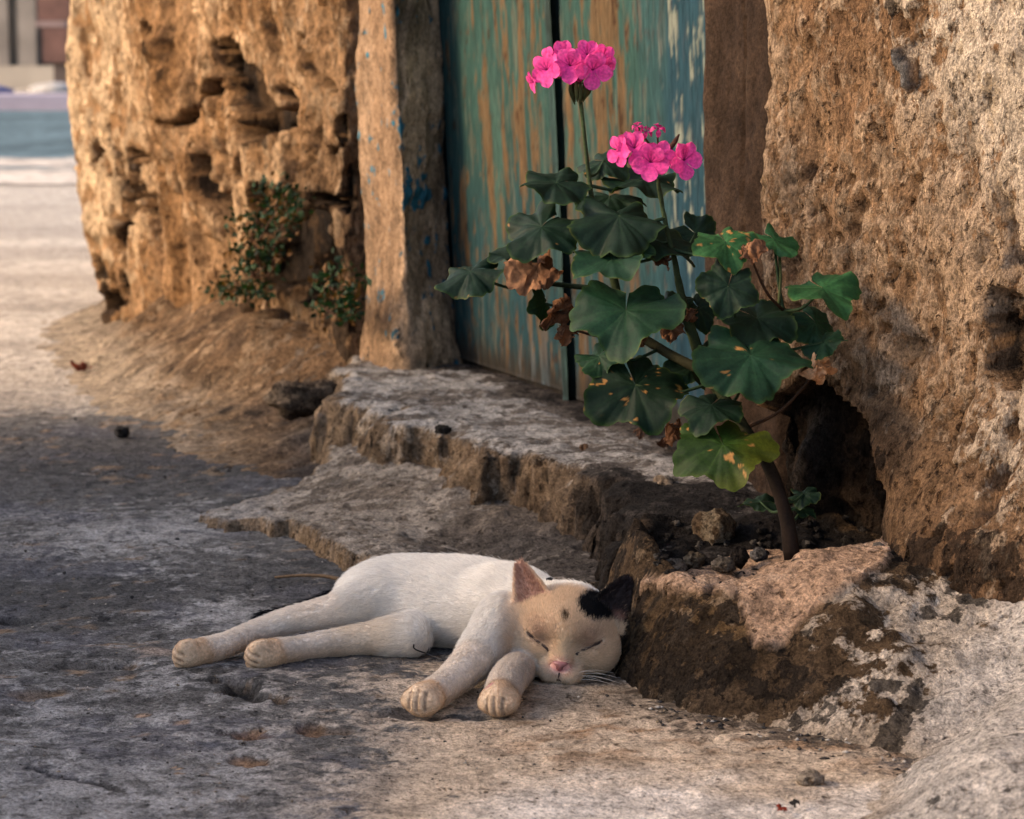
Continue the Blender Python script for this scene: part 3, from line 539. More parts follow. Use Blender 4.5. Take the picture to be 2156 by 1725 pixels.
def slabmesh(name, s0, s1, z0, z1, n0, th, kind, seed):
    ns = max(4, int((s1-s0)/.004)); zz = np.concatenate([np.arange(z0, .66, .0055), [.8, 1.2, z1]]); ss = np.linspace(s0, s1, ns)
    S, Z = np.meshgrid(ss, zz); P = np.zeros(S.shape+(3,)); q = D0+T*S[..., None]+NO*n0; P[..., :2] = q; P[..., 2] = Z; P[..., 0] += LEAN*Z
    q3 = np.stack([S, Z*0+seed, Z], -1); s1_ = fbm(q3, (70, 1, 8.), 5, 201+seed, .6); s2 = fbm(q3, (120, 1, 26.), 4, 202+seed); s3 = fbm(q3, (14, 1, 3.), 4, 203+seed)
    dd = .0012*s1_+.0008*s2+.002*s3
    ed = np.minimum(S-s0, s1-S); dd -= .004*sstep(.004, 0, ed)
    P[..., :2] += NO*dd[..., None]
    c = np.ones(P.shape)*A(.036, .078, .066)
    if kind == 'paint':
        c = mixc(c, A(.056, .100, .078), sstep(-.1, .6, s3)*.7); c = mixc(c, A(.020, .050, .060), sstep(.40, .14, Z+.06*s3)*.85); c = mixc(c, A(.020, .052, .056), sstep(.09, .0, S)*(seed == 1)*.7)  # door shade put into the colour: darker towards bottom and left edge
        rust = sstep(.18, .55, s1_*.9+s2*.45+.35*s3*.6+.34*np.exp(-((S-(.27 if seed == 1 else .46))/.08)**2)*sstep(.08, .32, Z)+(.16 if seed == 2 else .0)*sstep(.62, .5, S)-.05)
        c = mixc(c, A(.150, .080, .036), rust*.85); s4 = fbm(q3, (210, 1, 70.), 4, 204+seed); c = mixc(c, A(.050, .022, .011), sstep(.42, .62, s4*.7+s2*.45)*.85); c = mixc(c, A(.16, .085, .038), sstep(.45, .7, -s4*.7+s1_*.45)*.7)
        c = mixc(c, A(.15, .125, .085), sstep(.35, .8, -s1_+.5*s2)*.45)
        if seed == 2:
            e2 = sstep(.600, .640, S+.02*s1_); c = mixc(c, A(.018, .048, .072), e2*.85); c = mixc(c, A(.24, .24, .19), e2*sstep(.22, .45, s1_*.7+.5*s2+.25*s4)*.9*sstep(.12, .3, Z))
            c = mixc(c, A(.035, .08, .095), sstep(.53, .60, S+.03*s1_)*(1-e2)*.5)
        c = mixc(c, A(.04, .028, .02), sstep(.135, .098, Z+.012*s2)*.9)
        c = mixc(c, A(.09, .125, .14), sstep(.5, .75, s1_)*sstep(.22, .12, Z)*.5)
        c = mixc(c, A(.035, .05, .055), sstep(.012, .0, ed)*.7)
    else:
        c[:] = A(*kind); c = mixc(c, A(.02, .018, .016), sstep(.0, .5, s1_+s2*.5)*.6)
    c = c*A(.56, .60, .60)
    nr_, nc_ = S.shape; B = P.copy(); B[..., :2] -= NO*th; V = np.vstack([P.reshape(-1, 3), B.reshape(-1, 3)]); F = [gridF(nr_, nc_)]; off = nr_*nc_
    F.append(F[0][:, ::-1]+off); idx = np.arange(off).reshape(nr_, nc_)
    for e in (idx[:, 0], idx[:, -1], idx[0], idx[-1]): F.append(np.stack([e[:-1], e[1:], e[1:]+off, e[:-1]+off], -1))
    return mk(name, rel(V, door), np.vstack(F), M_door, door, colr=np.vstack([c.reshape(-1, 3)]*2))
slabmesh('frame', -.048, -.024, .075, 2.1, -.012, .03, (.020, .05, .062), 5)
slabmesh('leaf', -.018, .338, .092, 2.05, -.014, .028, 'paint', 1)
slabmesh('leaf', .364, .90, .088, 2.05, -.014, .028, 'paint', 2)
slabmesh('cover_strip', .346, .3565, .085, 2.05, -.0055, .02, (.05, .085, .08), 6)
slabmesh('backing_board', -.07, .92, .08, 2.1, -.055, .01, (.012, .010, .009), 7)
slabmesh('bottom_rail', -.02, .90, .078, .104, -.020, .02, (.035, .027, .022), 8)

# ------------------------------------------------------------------ GERANIUM
def attr_mat(name, rough, trans, back=None, spec=.3, vein=None, spots=None, sheen=0.):
    m, nt, b, out = newmat(name); at = N(nt, 'ShaderNodeAttribute', attribute_name='Col'); c = at.outputs['Color']
    tc = N(nt, 'ShaderNodeTexCoord'); n = N(nt, 'ShaderNodeTexNoise'); n.inputs['Scale'].default_value = 420; n.inputs['Detail'].default_value = 4
    nt.links.new(tc.outputs['Object'], n.inputs['Vector'])
    c = mul(nt, c, ramp(nt, n.outputs['Fac'], [(.3, .75), (.7, 1.25)]))
    bp = N(nt, 'ShaderNodeBump'); bp.inputs['Strength'].default_value = .35; bp.inputs['Distance'].default_value = .0006
    nt.links.new(n.outputs['Fac'], bp.inputs['Height']); nt.links.new(bp.outputs[0], b.inputs['Normal'])
    nt.links.new(c, b.inputs['Base Color']); b.inputs['Roughness'].default_value = rough; b.inputs['Specular IOR Level'].default_value = spec
    if sheen: b.inputs['Sheen Weight'].default_value = sheen
    tr = N(nt, 'ShaderNodeBsdfTranslucent'); nt.links.new(mul(nt, c, (1.3, 1.3, .5)) if back else c, tr.inputs[0]) if False else nt.links.new(mul(nt, c, back or (1, 1, 1)), tr.inputs[0])
    mx = N(nt, 'ShaderNodeMixShader'); mx.inputs[0].default_value = trans
    nt.links.new(b.outputs[0], mx.inputs[1]); nt.links.new(tr.outputs[0], mx.inputs[2]); nt.links.new(mx.outputs[0], out.inputs[0]); return m
M_leaf = attr_mat('geranium_leaf', .6, .14, (1.2, 1.5, .35), .16)
M_dead = attr_mat('withered_leaf', .8, .25, (1.1, .9, .7), .15)
M_petal = attr_mat('pink_petal', .6, .35, (1.1, 1, 1), .2)
M_stem = attr_mat('green_stalk', .75, .0, None, .08)
VEINS = np.radians([0, 40, -40, 82, -82, 128, -128])
def leaf_mesh(R, seed, kind, crumple=0.):
    r_ = np.random.default_rng(seed); na, nr = 120, 20
    th = np.linspace(-math.pi*.985, math.pi*.985, na); rr = np.linspace(0, 1, nr)**.85
    lob = np.cos(th*7/2*1.02+r_.uniform(-.15, .15)) if False else np.cos((th/VEINS[3]*2.05)*math.pi)
    prof = 1+.13*lob+.055*np.abs(np.sin(th*12+r_.uniform(0, 6)))-.02+.05*np.sin(th*2+r_.uniform(0, 6))+.03*np.sin(3*th+r_.uniform(0, 6))
    prof *= 1-.42*sstep(2.55, 3.1, np.abs(th))
    TH, RR = np.meshgrid(th, rr); rad = R*RR*prof[None, :]
    x = rad*np.sin(TH); y = rad*np.cos(TH)
    vd = np.min(np.abs(TH[..., None]-VEINS), -1)*RR*R                      # distance to a main vein
    fold = np.abs(((TH/VEINS[1]+100.5) % 1)-.5)*2                           # 1 between veins
    q = np.stack([x, y, 0*x+seed], -1)
    z = R*(-.22*RR**2*r_.uniform(.3, 1.4)+.05*RR*(1-fold)*-1+.05*RR)+R*.16*RR*np.sin(TH*2+r_.uniform(0, 6))*r_.uniform(.4, 1.)+R*.13*RR**3*np.sin(TH*5+r_.uniform(0, 6))+R*.05*fbm(q, 1.6/R, 3, seed)
    z += R*.035*RR**4*np.sin(TH*13+r_.uniform(0, 6))
    if crumple:
        q2 = np.stack([x, y, 0*x+3*seed], -1); x = x*(1-.45*crumple)+R*crumple*.45*fbm(q2, 1.5/R, 3, seed+1); y = y*(1-.1*crumple)+R*crumple*.25*fbm(q2, 1.5/R, 3, seed+2); z += R*crumple*.75*fbm(q2, 1.4/R, 4, seed+3)
    P = np.stack([x, y, z], -1); w = fbm(q, 1.2/R, 4, seed+9); w2 = fbm(q, 5./R, 3, seed+11)
    if kind == 'dead':
        c = np.ones(P.shape)*A(.16, .075, .038); c = mixc(c, A(.30, .15, .075), sstep(0, .5, w)); c = mixc(c, A(.07, .035, .02), sstep(.1, .6, w2)*.7)
    elif kind == 'orange':
        c = np.ones(P.shape)*A(.50, .24, .10); c = mixc(c, A(.62, .36, .19), sstep(0, .5, w)); c = mixc(c, A(.28, .12, .055), sstep(.1, .6, w2)*.6)
    else:
        base = {'dark': A(.0075, .026, .019), 'mid': A(.0105, .044, .030), 'light': A(.024, .098, .046), 'yellow': A(.020, .052, .010)}[kind]
        c = np.ones(P.shape)*base; c = mixc(c, base*1.7, sstep(.1, .7, w)*.5)
        c = mixc(c, base*1.8+A(.008, .012, .004), sstep(.0011, .0003, vd)*.35); c = mixc(c, A(.06, .125, .03), sstep(.92, 1., RR)*.5)
        if kind == 'yellow': c = mixc(c, A(.13, .145, .012), sstep(.55, 1.3, RR+.3*w+.4*np.cos(TH+.7))*.5)
        sp = sstep(.62, .70, fbm(q, 5.5/R, 3, seed+21)*.9+.2*w2-({414: .08, 420: .16, 423: .12, 415: .16}.get(seed, .45))); c = mixc(c, A(.50, .27, .12), sp*.9)
        c = c*A(.70, .62, .40); c = mixc(c, A(.12, .11, .02), sstep(.97, 1, RR)*sstep(.2, .6, w)*.7)
    i = np.arange(nr*na).reshape(nr, na)
    return P, gridF(nr, na), c
plant = empty('geranium_plant', tuple(aty(1668, 1168, 1.885)), 'pink flowering geranium with scalloped dark leaves growing from the planter rock', 'plant')
def elev(v): return math.degrees(PITCH)-math.degrees(math.atan((862.5-v)/FPX))
stems = {}
def stem(key, pts, n=26, c=(.045, .062, .03), c2=(.09, .06, .04), vis='stem'):
    P = spline([np.append(aty(u, v, y), r) for u, v, y, r in pts], n); V, F = tube(P[:, :3], P[:, 3], 9)
    w = fbm(V, 140., 3, 301); V = V+(w*.0006)[:, None]*(P[:, 3].max()/.008); t = np.repeat(np.linspace(0, 1, n), 9)
    cc = np.ones(V.shape)*A(*c2); cc = mixc(cc, A(*c), sstep(.15, .5, t)); cc *= (1+.4*w)[:, None]
    stems[key] = P; return mk(vis, rel(V, plant), F, M_stem, plant, colr=cc)
stem('main', [(1668, 1176, 1.885, .0068), (1655, 1090, 1.89, .0060), (1622, 990, 1.905, .0054), (1570, 905, 1.925, .0048), (1500, 800, 1.95, .0052), (1455, 700, 1.96, .0046), (1434, 620, 1.965, .0034), (1418, 540, 1.965, .0023), (1401, 470, 1.965, .0019), (1388, 400, 1.96, .0017), (1385, 376, 1.96, .0017)], 44, c2=(.016, .010, .007), c=(.030, .042, .018))
stem('second', [(1490, 785, 1.955, .0045), (1390, 735, 1.985, .0042), (1318, 680, 2.0, .0040), (1297, 605, 2.01, .0036), (1272, 520, 2.01, .0030), (1248, 430, 2.0, .0022), (1235, 330, 2.0, .0017), (1222, 215, 2.0, .0017)], 36, c2=(.03, .03, .016), c=(.034, .048, .02))
stem('left', [(1312, 650, 2.005, .0030), (1262, 612, 2.01, .0026), (1205, 603, 2.02, .0022), (1150, 597, 2.02, .0019)], 14, c2=(.02, .03, .014), c=(.02, .03, .014))
stem('right', [(1472, 742, 1.955, .0030), (1520, 705, 1.95, .0028), (1590, 690, 1.945, .0026), (1650, 655, 1.945, .0022)], 14, c2=(.025, .035, .016), c=(.025, .04, .018))
LEAVES = [  # u, v, width px, height/width, lean, spin, y, kind
    (1170, 385, 146, .42, 8, -60, 1.985, 'dark'), (1272, 342, 105, .55, -8, 40, 2.03, 'dark'), (1352, 380, 165, .26, 4, 60, 2.02, 'dark'), (1285, 418, 130, .35, 0, 10, 2.045, 'dark'),
    (1140, 480, 162, .66, -14, -50, 1.965, 'dark'), (1302, 463, 192, .56, 4, 10, 1.955, 'dark'), (1385, 508, 168, .36, 6, 50, 1.975, 'dark'), (1465, 493, 95, .95, 10, 60, 2.04, 'dark'),
    (1288, 542, 172, .36, -6, 20, 1.935, 'mid'), (990, 577, 134, .52, -16, -80, 1.995, 'dark'), (1088, 540, 118, .42, 10, -60, 2.01, 'dark'),
    (1145, 640, 92, .5, 75, 0, 2.0, 'dark'), (1318, 655, 218, .66, -10, -10, 1.915, 'mid'), (1262, 752, 100, .55, -25, -40, 1.965, 'mid'), (1338, 815, 200, .82, 0, 20, 1.945, 'dark'),
    (1528, 512, 128, .66, 8, 20, 1.925, 'light'), (1630, 507, 108, .5, 12, 40, 1.955, 'light'), (1533, 603, 122, .92, -4, -20, 1.905, 'dark'), (1733, 608, 156, .46, 6, 30, 1.905, 'light'),
    (1595, 672, 164, .55, 6, 60, 1.93, 'dark'), (1580, 752, 222, .64, 6, 10, 1.885, 'mid'), (1716, 682, 110, .7, 30, 60, 1.945, 'mid'), (1735, 722, 92, .55, -20, 60, 1.925, 'mid'),
    (1522, 940, 198, .70, -4, 10, 1.875, 'yellow'), (1498, 856, 132, .55, -8, -30, 1.90, 'dark'), (1470, 650, 90, .8, 10, 30, 1.99, 'dark'), (1600, 1058, 78, .4, 0, -80, 1.93, 'dark'), (1692, 1042, 70, .5, -10, 60, 1.925, 'dark'), (1688, 1074, 60, .4, 10, 70, 1.92, 'dark'),
    (1450, 780, 90, .6, 20, -20, 1.975, 'dark'), (1410, 640, 90, .6, -10, 30, 1.985, 'dark')]
DEAD = [(1130, 562, 140, .6, 4, 10, 1.985, 'dead', .55), (1178, 655, 88, .9, 60, 0, 1.99, 'dead', .8), (1200, 700, 60, .9, 70, 0, 1.99, 'dead', .9), (1410, 678, 80, .8, 10, 0, 1.95, 'dead', .8), (1330, 712, 70, .9, 50, 0, 1.975, 'dead', .9),
    (1728, 775, 74, 1.0, 70, 0, 1.915, 'orange', .6), (1578, 526, 62, .6, -30, 70, 1.915, 'dead', .7), (1420, 905, 60, .7, 20, 0, 1.955, 'dead', .9), (1395, 545, 50, .9, 60, 0, 1.98, 'dead', .9), (1455, 660, 46, .9, 60, 0, 1.955, 'dead', .9)]
allst = np.vstack(list(stems.values()))
def place_leaf(i, L, dead=0.):
    u, v, w, ratio, lean, spin, y, kind = L[:8]
    c0 = aty(u, v, y); R = .5*w*(y/CP)/FPX*1.02
    P, F, C = leaf_mesh(R, 400+i, kind, dead)
    tilt = math.radians(math.degrees(math.asin(min(.98, ratio)))-elev(v)); ln = math.radians(lean); sp = math.radians(spin)
    n = Vector((0, -math.sin(tilt), math.cos(tilt))); dn = Vector((0, -math.cos(tilt), -math.sin(tilt))); rt = Vector((1, 0, 0))
    tip = dn*math.cos(sp)+rt*math.sin(sp); xax = tip.cross(n)
    M = Matrix((xax, tip, n)).transposed(); M = Matrix.Rotation(ln, 3, 'Y') @ M; M = np.array(M)
    W = P @ M.T; W = W-W.reshape(-1, 3).mean(0)*.6; jn = c0+W[0, 0]; W = W+c0
    Vv = W.reshape(-1, 3)
    lf = mk('withered_leaf' if dead else 'leaf', rel(Vv, plant), F, M_dead if dead else M_leaf, plant, colr=C.reshape(-1, 3))
    if kind == 'orange': lf['label'] = 'crisp orange dried leaf'
    if kind == 'yellow': lf['label'] = 'large yellowing spotted leaf'
    dd = np.linalg.norm(allst[:, :3]-jn, axis=1)+np.where(allst[:, 2] > jn[2]+.004, .05, 0)+np.where(allst[:, 3] < .0018, .08, 0); k = int(np.argmin(dd)); a = allst[k, :3]
    mid = (a+jn)/2+A(0, 0, -.12*np.linalg.norm(a-jn))
    Q = spline([a, mid, jn], 9); V2, F2 = tube(Q, np.linspace(.0015, .0010, 9), 6)
    mk('petiole', rel(V2, plant), F2, M_stem, plant, colr=np.ones(V2.shape)*(A(.045, .024, .014) if dead else A(.024, .042, .02)))
for i, L in enumerate(LEAVES): place_leaf(i, L)
for i, L in enumerate(DEAD): place_leaf(60+i, L, L[8])
V, F = tube(spline([aty(1640, 640, 1.945), aty(1643, 590, 1.95), aty(1641, 530, 1.955)], 8), .0013, 6)
mk('petiole', rel(V, plant), F, M_stem, plant, colr=np.ones(V.shape)*A(.06, .075, .03))

def petal_mesh(Lg, W, seed, upper, wilt=0.):
    r_ = np.random.default_rng(seed); nu, nv = 12, 9; t, s = np.meshgrid(np.linspace(0, 1, nu), np.linspace(-1, 1, nv))
    wd = W*(.13+.87*sstep(0, .62, t))*np.sqrt(np.maximum(1-(np.clip((t-.58)/.43, 0, 1))**2, 0)); x = s*wd
    y = Lg*t; z = Lg*(.22*t**2*-1+.10*t)+W*.20*(s**2-.3)*t*(1 if upper else .8)+Lg*.05*np.sin(s*3+r_.uniform(0, 6))*t**2
    if wilt: x = x*(1-.45*wilt); z = z+Lg*wilt*.45*np.sin(t*3.1); y = y*(1-.2*wilt)
    P = np.stack([x, y, z], -1)
    c = np.ones(P.shape)*(A(.74, .055, .30) if not wilt else A(.42, .012, .12)); c = mixc(c, A(.84, .15, .43), sstep(.3, 1., t)*.5*r_.uniform(.3, 1)); c = mixc(c, A(.55, .02, .25), sstep(.35, .0, t)*.6)
    if upper: c = mixc(c, A(.25, .008, .09), sstep(.8, .15, t)*sstep(.2, .7, np.cos(s*9))*.85); c = mixc(c, A(.12, .005, .05), sstep(.22, .05, t))
    else: c = mixc(c, A(.60, .04, .30), sstep(.9, .2, t)*sstep(.5, .95, np.cos(s*8))*.35)
    return P.reshape(-1, 3), gridF(nv, nu), c.reshape(-1, 3)
def rotm(ax, a): return np.array(Matrix.Rotation(a, 3, ax))
def c3(x, y): return (1040+x*.3247)*.8624, (60+y*.3247)*.8624
flower_n = [0]
def flower(cx, cy, y, size, roll, yaw, pitch, umb, wilt=0., sh=1.):
    """five petals facing the camera, turned by yaw (right +), pitch (up +)"""
    k = flower_n[0]; flower_n[0] += 1; u, v = c3(cx, cy); p = aty(u, v, y); S = size*.28*(y/CP)/FPX*.60
    B = np.array([[1, 0, 0], [0, 0, -1], [0, 1, 0]], float)                 # local x right, local y up(z), local z to the camera(-y)
    R0 = rotm('Z', math.radians(yaw)) @ rotm('X', math.radians(-pitch)) @ B @ rotm('Z', math.radians(roll))
    fl = bpy.data.objects.new('flower', None); col.objects.link(fl); fl.parent = plant; fl.location = tuple(p-np.asarray(plant.location)); fl.empty_display_size = .005
    for j, (a, up) in enumerate([(26, 1), (-26, 1), (102, 0), (-102, 0), (180, 0)]):
        P, F, C = petal_mesh(S*(1.04 if up else 1.0), S*(.40 if up else .45), 900+k*7+j, up, wilt)
        r_ = random.Random(k*9+j); Mp = R0 @ rotm('Z', math.radians(-a+r_.uniform(-8, 8))) @ rotm('X', math.radians(18*sh+r_.uniform(-10, 14)))
        mk('petal', P @ Mp.T, F, M_petal, fl, colr=C)
    V, F = tube(spline([A(0, 0, 0), -R0[:, 2]*.004, -R0[:, 2]*.007], 4), [.0011, .0014, .0009, .0009], 6); mk('calyx', V, F, M_stem, fl, colr=np.ones(V.shape)*A(.05, .04, .02))
    uu, vv = c3(*umb); e = aty(uu, vv, y+.004); a = p-R0[:, 2]*.007; Q = spline([e, (e+a)/2+A(0, 0, .003), a], 7); V, F = tube(Q, .0008, 6)
    mk('flower_stalk', rel(V, plant), F, M_stem, plant, colr=np.ones(V.shape)*A(.06, .035, .022))
U1 = (1152, 448); Y1 = 1.998
for a in [(1030, 240, Y1+.010, 190, 4, -5, 20, U1), (1210, 232, Y1+.010, 190, -6, 8, 25, U1), (1318, 262, Y1+.006, 190, -14, 30, 5, U1), (925, 262, Y1+.008, 150, 14, -35, 12, U1), (1082, 315, Y1-.012, 228, 2, -6, -4, U1), (912, 345, Y1-.008, 215, 14, -32, -2, U1),
          (1255, 348, Y1-.012, 236, -6, 6, -6, U1), (812, 436, Y1, 140, 30, -72, -20, U1), (1345, 330, Y1+.002, 150, -40, 48, -8, U1)]: flower(*a)
flower(1140, 408, Y1-.013, 95, 0, 0, -30, U1, .35, -2.2)
U2 = (1745, 1050); Y2 = 1.955
for a in [(1462, 952, Y2+.004, 200, 14, -42, -2, U2), (1568, 935, Y2, 225, 6, -26, 0, U2), (1690, 1040, Y2-.012, 240, -4, -8, -4, U2), (1755, 1005, Y2-.004, 215, 10, 6, 6, U2), (1938, 1026, Y2-.002, 240, 8, 22, 0, U2)]: flower(*a)
for a in [(1590, 770, Y2+.004, 100, 10, -20, 40, U2, .8, -1.), (1655, 810, Y2+.004, 110, -20, 10, 40, U2, .9, -1.), (1745, 790, Y2+.002, 120, 0, 0, 45, U2, .8, -1.)]: flower(*a)
for k in range(11):                                            # hanging buds under the upper flower head
    a = 2*math.pi*k/11+.3; uu, vv = c3(*U1); e = aty(uu, vv, Y1); r0 = .0055+.002*(k % 3 == 0); ln = .010+.0035*((k*7) % 3)/2
    Q = spline([e, e+A(math.cos(a)*r0, math.sin(a)*r0, .001), e+A(math.cos(a)*r0*1.15, math.sin(a)*r0*1.15, -ln*.55), e+A(math.cos(a)*r0*.6, math.sin(a)*r0*.6, -ln*1.25)], 9)
    V, F = tube(Q, [.0006, .0006, .0006, .0009, .0016, .0019, .0018, .0011, .0003], 7); mk('bud', rel(V, plant), F, M_stem, plant, colr=np.ones(V.shape)*A(.055, .06, .022)*(1+.3*math.sin(k*2)))
for (p0, p1) in [((1785, 1015), (1890, 850)), ((1800, 1000), (1905, 825))]:
    V, F = tube(spline([aty(*c3(*U2), Y2), aty(*c3(*p0), Y2), aty(*c3(*p1), Y2)], 8), [.0009]*5+[.0015, .0022, .0006], 7); mk('bud', rel(V, plant), F, M_stem, plant, colr=np.ones(V.shape)*A(.05, .022, .016))

# ------------------------------------------------------------------ CAT: one continuous body grown from a distance field
HB = .00125
cat = empty('cat', tuple(onz(900, 1390, 0)), 'white cat asleep on its side with face tinted cream for warm light and one black ear', 'cat')
class SDF:
    def __init__(s, lo, hi, h):
        s.lo = np.array(lo, float); s.h = h; s.n = np.ceil((np.array(hi)-s.lo)/h).astype(int)+1; s.a = np.full(s.n, .05, np.float32)
    def sub(s, lo, hi, pad):
        i0 = np.clip(np.floor((np.array(lo)-pad-s.lo)/s.h).astype(int), 0, s.n); i1 = np.clip(np.ceil((np.array(hi)+pad-s.lo)/s.h).astype(int)+1, 0, s.n)
        sl = tuple(slice(a, b) for a, b in zip(i0, i1)); ax = [np.arange(a, b, dtype=np.float32)*s.h+s.lo[i] for i, (a, b) in enumerate(zip(i0, i1))]
        return sl, np.stack(np.meshgrid(*ax, indexing='ij'), -1)
    def add(s, f, lo, hi, k=.008, carve=False):
        sl, P = s.sub(lo, hi, k+.008)
        if P.size == 0: return
        d = f(P).astype(np.float32); o = s.a[sl]
        if carve: h = np.maximum(k-np.abs(o+d), 0)/k; s.a[sl] = np.maximum(o, -d)+h*h*k*.25
        else: h = np.maximum(k-np.abs(o-d), 0)/k; s.a[sl] = np.minimum(o, d)-h*h*k*.25
    def cap(s, a, b, ra, rb, k=.008, **kw):
        a, b = np.array(a), np.array(b); ab = b-a; L = ab.dot(ab)+1e-12
        def f(P):
            t = np.clip(((P-a) @ ab)/L, 0, 1); return np.linalg.norm(P-a-t[..., None]*ab, axis=-1)-(ra+(rb-ra)*t)
        r = max(ra, rb); s.add(f, np.minimum(a, b)-r, np.maximum(a, b)+r, k, **kw)
    def ell(s, c, r, M=None, k=.01, **kw):
        c = np.array(c); r = np.array(r, float); M = np.eye(3) if M is None else np.array(M)
        def f(P):
            q = (P-c) @ M; k0 = np.linalg.norm(q/r, axis=-1); k1 = np.linalg.norm(q/(r*r), axis=-1); return k0*(k0-1)/np.maximum(k1, 1e-6)
        m = r.max(); s.add(f, c-m, c+m, k, **kw)
    def chain(s, pts, k=.008):
        seg = [(np.array(a[0]), np.array(b[0])-np.array(a[0]), a[1], b[1]) for a, b in zip(pts[:-1], pts[1:])]
        def f(P):
            o = None
            for a, ab, ra, rb in seg:
                t = np.clip(((P-a) @ ab)/(ab @ ab+1e-12), 0, 1); d = np.linalg.norm(P-a-t[..., None]*ab, axis=-1)-(ra+(rb-ra)*t)
                if o is None: o = d
                else: h = np.maximum(.0015-np.abs(o-d), 0)/.0015; o = np.minimum(o, d)-h*h*.0015*.25
            return o
        Q = np.array([p[0] for p in pts]); r = max(p[1] for p in pts); s.add(f, Q.min(0)-r, Q.max(0)+r, k)
    def mesh(s):
        a = s.a; neg = a < 0; nx, ny, nz = a.shape; cnt = np.zeros((nx-1, ny-1, nz-1), np.int8)
        for i in (0, 1):
            for j in (0, 1):
                for k in (0, 1): cnt += neg[i:nx-1+i, j:ny-1+j, k:nz-1+k]
        act = np.argwhere((cnt > 0) & (cnt < 8)); idx = np.full(cnt.shape, -1, np.int32); idx[tuple(act.T)] = np.arange(len(act))
        acc = np.zeros((len(act), 3)); w = np.zeros(len(act)); C = [(i, j, k) for i in (0, 1) for j in (0, 1) for k in (0, 1)]
        for p in C:
            for ax in range(3):
                if p[ax]: continue
                q = list(p); q[ax] = 1; va = a[tuple((act+p).T)]; vb = a[tuple((act+q).T)]; m = (va < 0) != (vb < 0)
                t = np.where(m, va/np.where(m, va-vb, 1), 0); pt = np.array(p, float)[None, :].repeat(len(act), 0); pt[:, ax] = t
                acc[m] += pt[m]; w[m] += 1
        V = (act+acc/w[:, None])*s.h+s.lo; Fs = []
        for ax in range(3):
            sl0 = [slice(None)]*3; sl1 = [slice(None)]*3; sl0[ax] = slice(0, -1); sl1[ax] = slice(1, None)
            ch = neg[tuple(sl0)] != neg[tuple(sl1)]; e = np.argwhere(ch); o1, o2 = [(1, 2), (2, 0), (0, 1)][ax]
            ok = (e[:, o1] > 0) & (e[:, o2] > 0) & (e[:, o1] < idx.shape[o1]) & (e[:, o2] < idx.shape[o2]); e = e[ok]
            def at(d1, d2):
                g_ = e.copy(); g_[:, o1] -= d1; g_[:, o2] -= d2; return idx[tuple(g_.T)]
            Q = np.stack([at(0, 0), at(1, 0), at(1, 1), at(0, 1)], -1); fl = neg[tuple(e.T)]; Q[~fl] = Q[~fl][:, ::-1]; Fs.append(Q)
        return V, np.vstack(Fs)
def Z(u, v, z): return onz(u, v, z)
body = SDF((-.285, 1.645, -.016), (.125, 2.05, .098), HB)
flow = []                                                        # (a, b, r): hair runs from a to b
def limb(pts, k=.008, fat=True):
    q = [(Z(u, v, z), r+(.0010 if fat else 0)) for u, v, z, r in pts]; qs = spline([np.append(a[0], a[1]) for a in q], 4*len(q)); body.chain([(a[:3], a[3]) for a in qs], k)
    for a, b in zip(q[:-1], q[1:]): flow.append((a[0], b[0], (a[1]+b[1])/2))
    return [a[0] for a in q]
# trunk
T_pel, T_bel, T_che, T_sho = aty(818, 1278, 1.955), aty(905, 1268, 1.95), aty(1010, 1278, 1.92), aty(1075, 1300, 1.885)
T_pel[2] = .0255; T_bel[2] = .0262; T_che[2] = .030; T_sho[2] = .033
body.ell(T_pel, (.043, .048, .0262), k=.02); body.ell(T_bel, (.060, .058, .0310), k=.03); body.ell(T_che, (.052, .054, .0310), k=.03); body.ell(T_sho, (.036, .040, .030), k=.02)
flow += [(T_bel, T_pel, .045), (T_che, T_bel, .05), (T_sho, T_che, .04)]
# legs
hA = limb([(812, 1268, .030, .025), (756, 1274, .032, .0165), (692, 1288, .0285, .0108), (612, 1306, .0215, .0086), (545, 1328, .0155, .0076), (470, 1360, .0115, .0078), (412, 1374, .0115, .0088), (392, 1378, .0115, .0092)], .014)
hB_ = limb([(862, 1338, .016, .0150), (775, 1346, .0120, .0112), (690, 1356, .0105, .0086), (620, 1368, .0098, .0078), (568, 1376, .0108, .0096), (545, 1379, .0112, .0098)], .012)
fA = limb([(1068, 1318, .034, .024), (1030, 1352, .028, .0166), (990, 1398, .020, .0128), (945, 1438, .0145, .0098), (908, 1464, .0120, .0095), (890, 1474, .0118, .0116)], .014)
fB = limb([(1098, 1405, .009, .0100), (1082, 1416, .0135, .0112), (1066, 1438, .0138, .0112), (1054, 1466, .0112, .0104), (1051, 1476, .0105, .0108)], .006)
tl = limb([(790, 1232, .020, .009), (715, 1262, .009, .0062), (650, 1286, .0055, .0050), (600, 1299, .005, .0046), (556, 1307, .0046, .0040)], .005)
CREASE = []
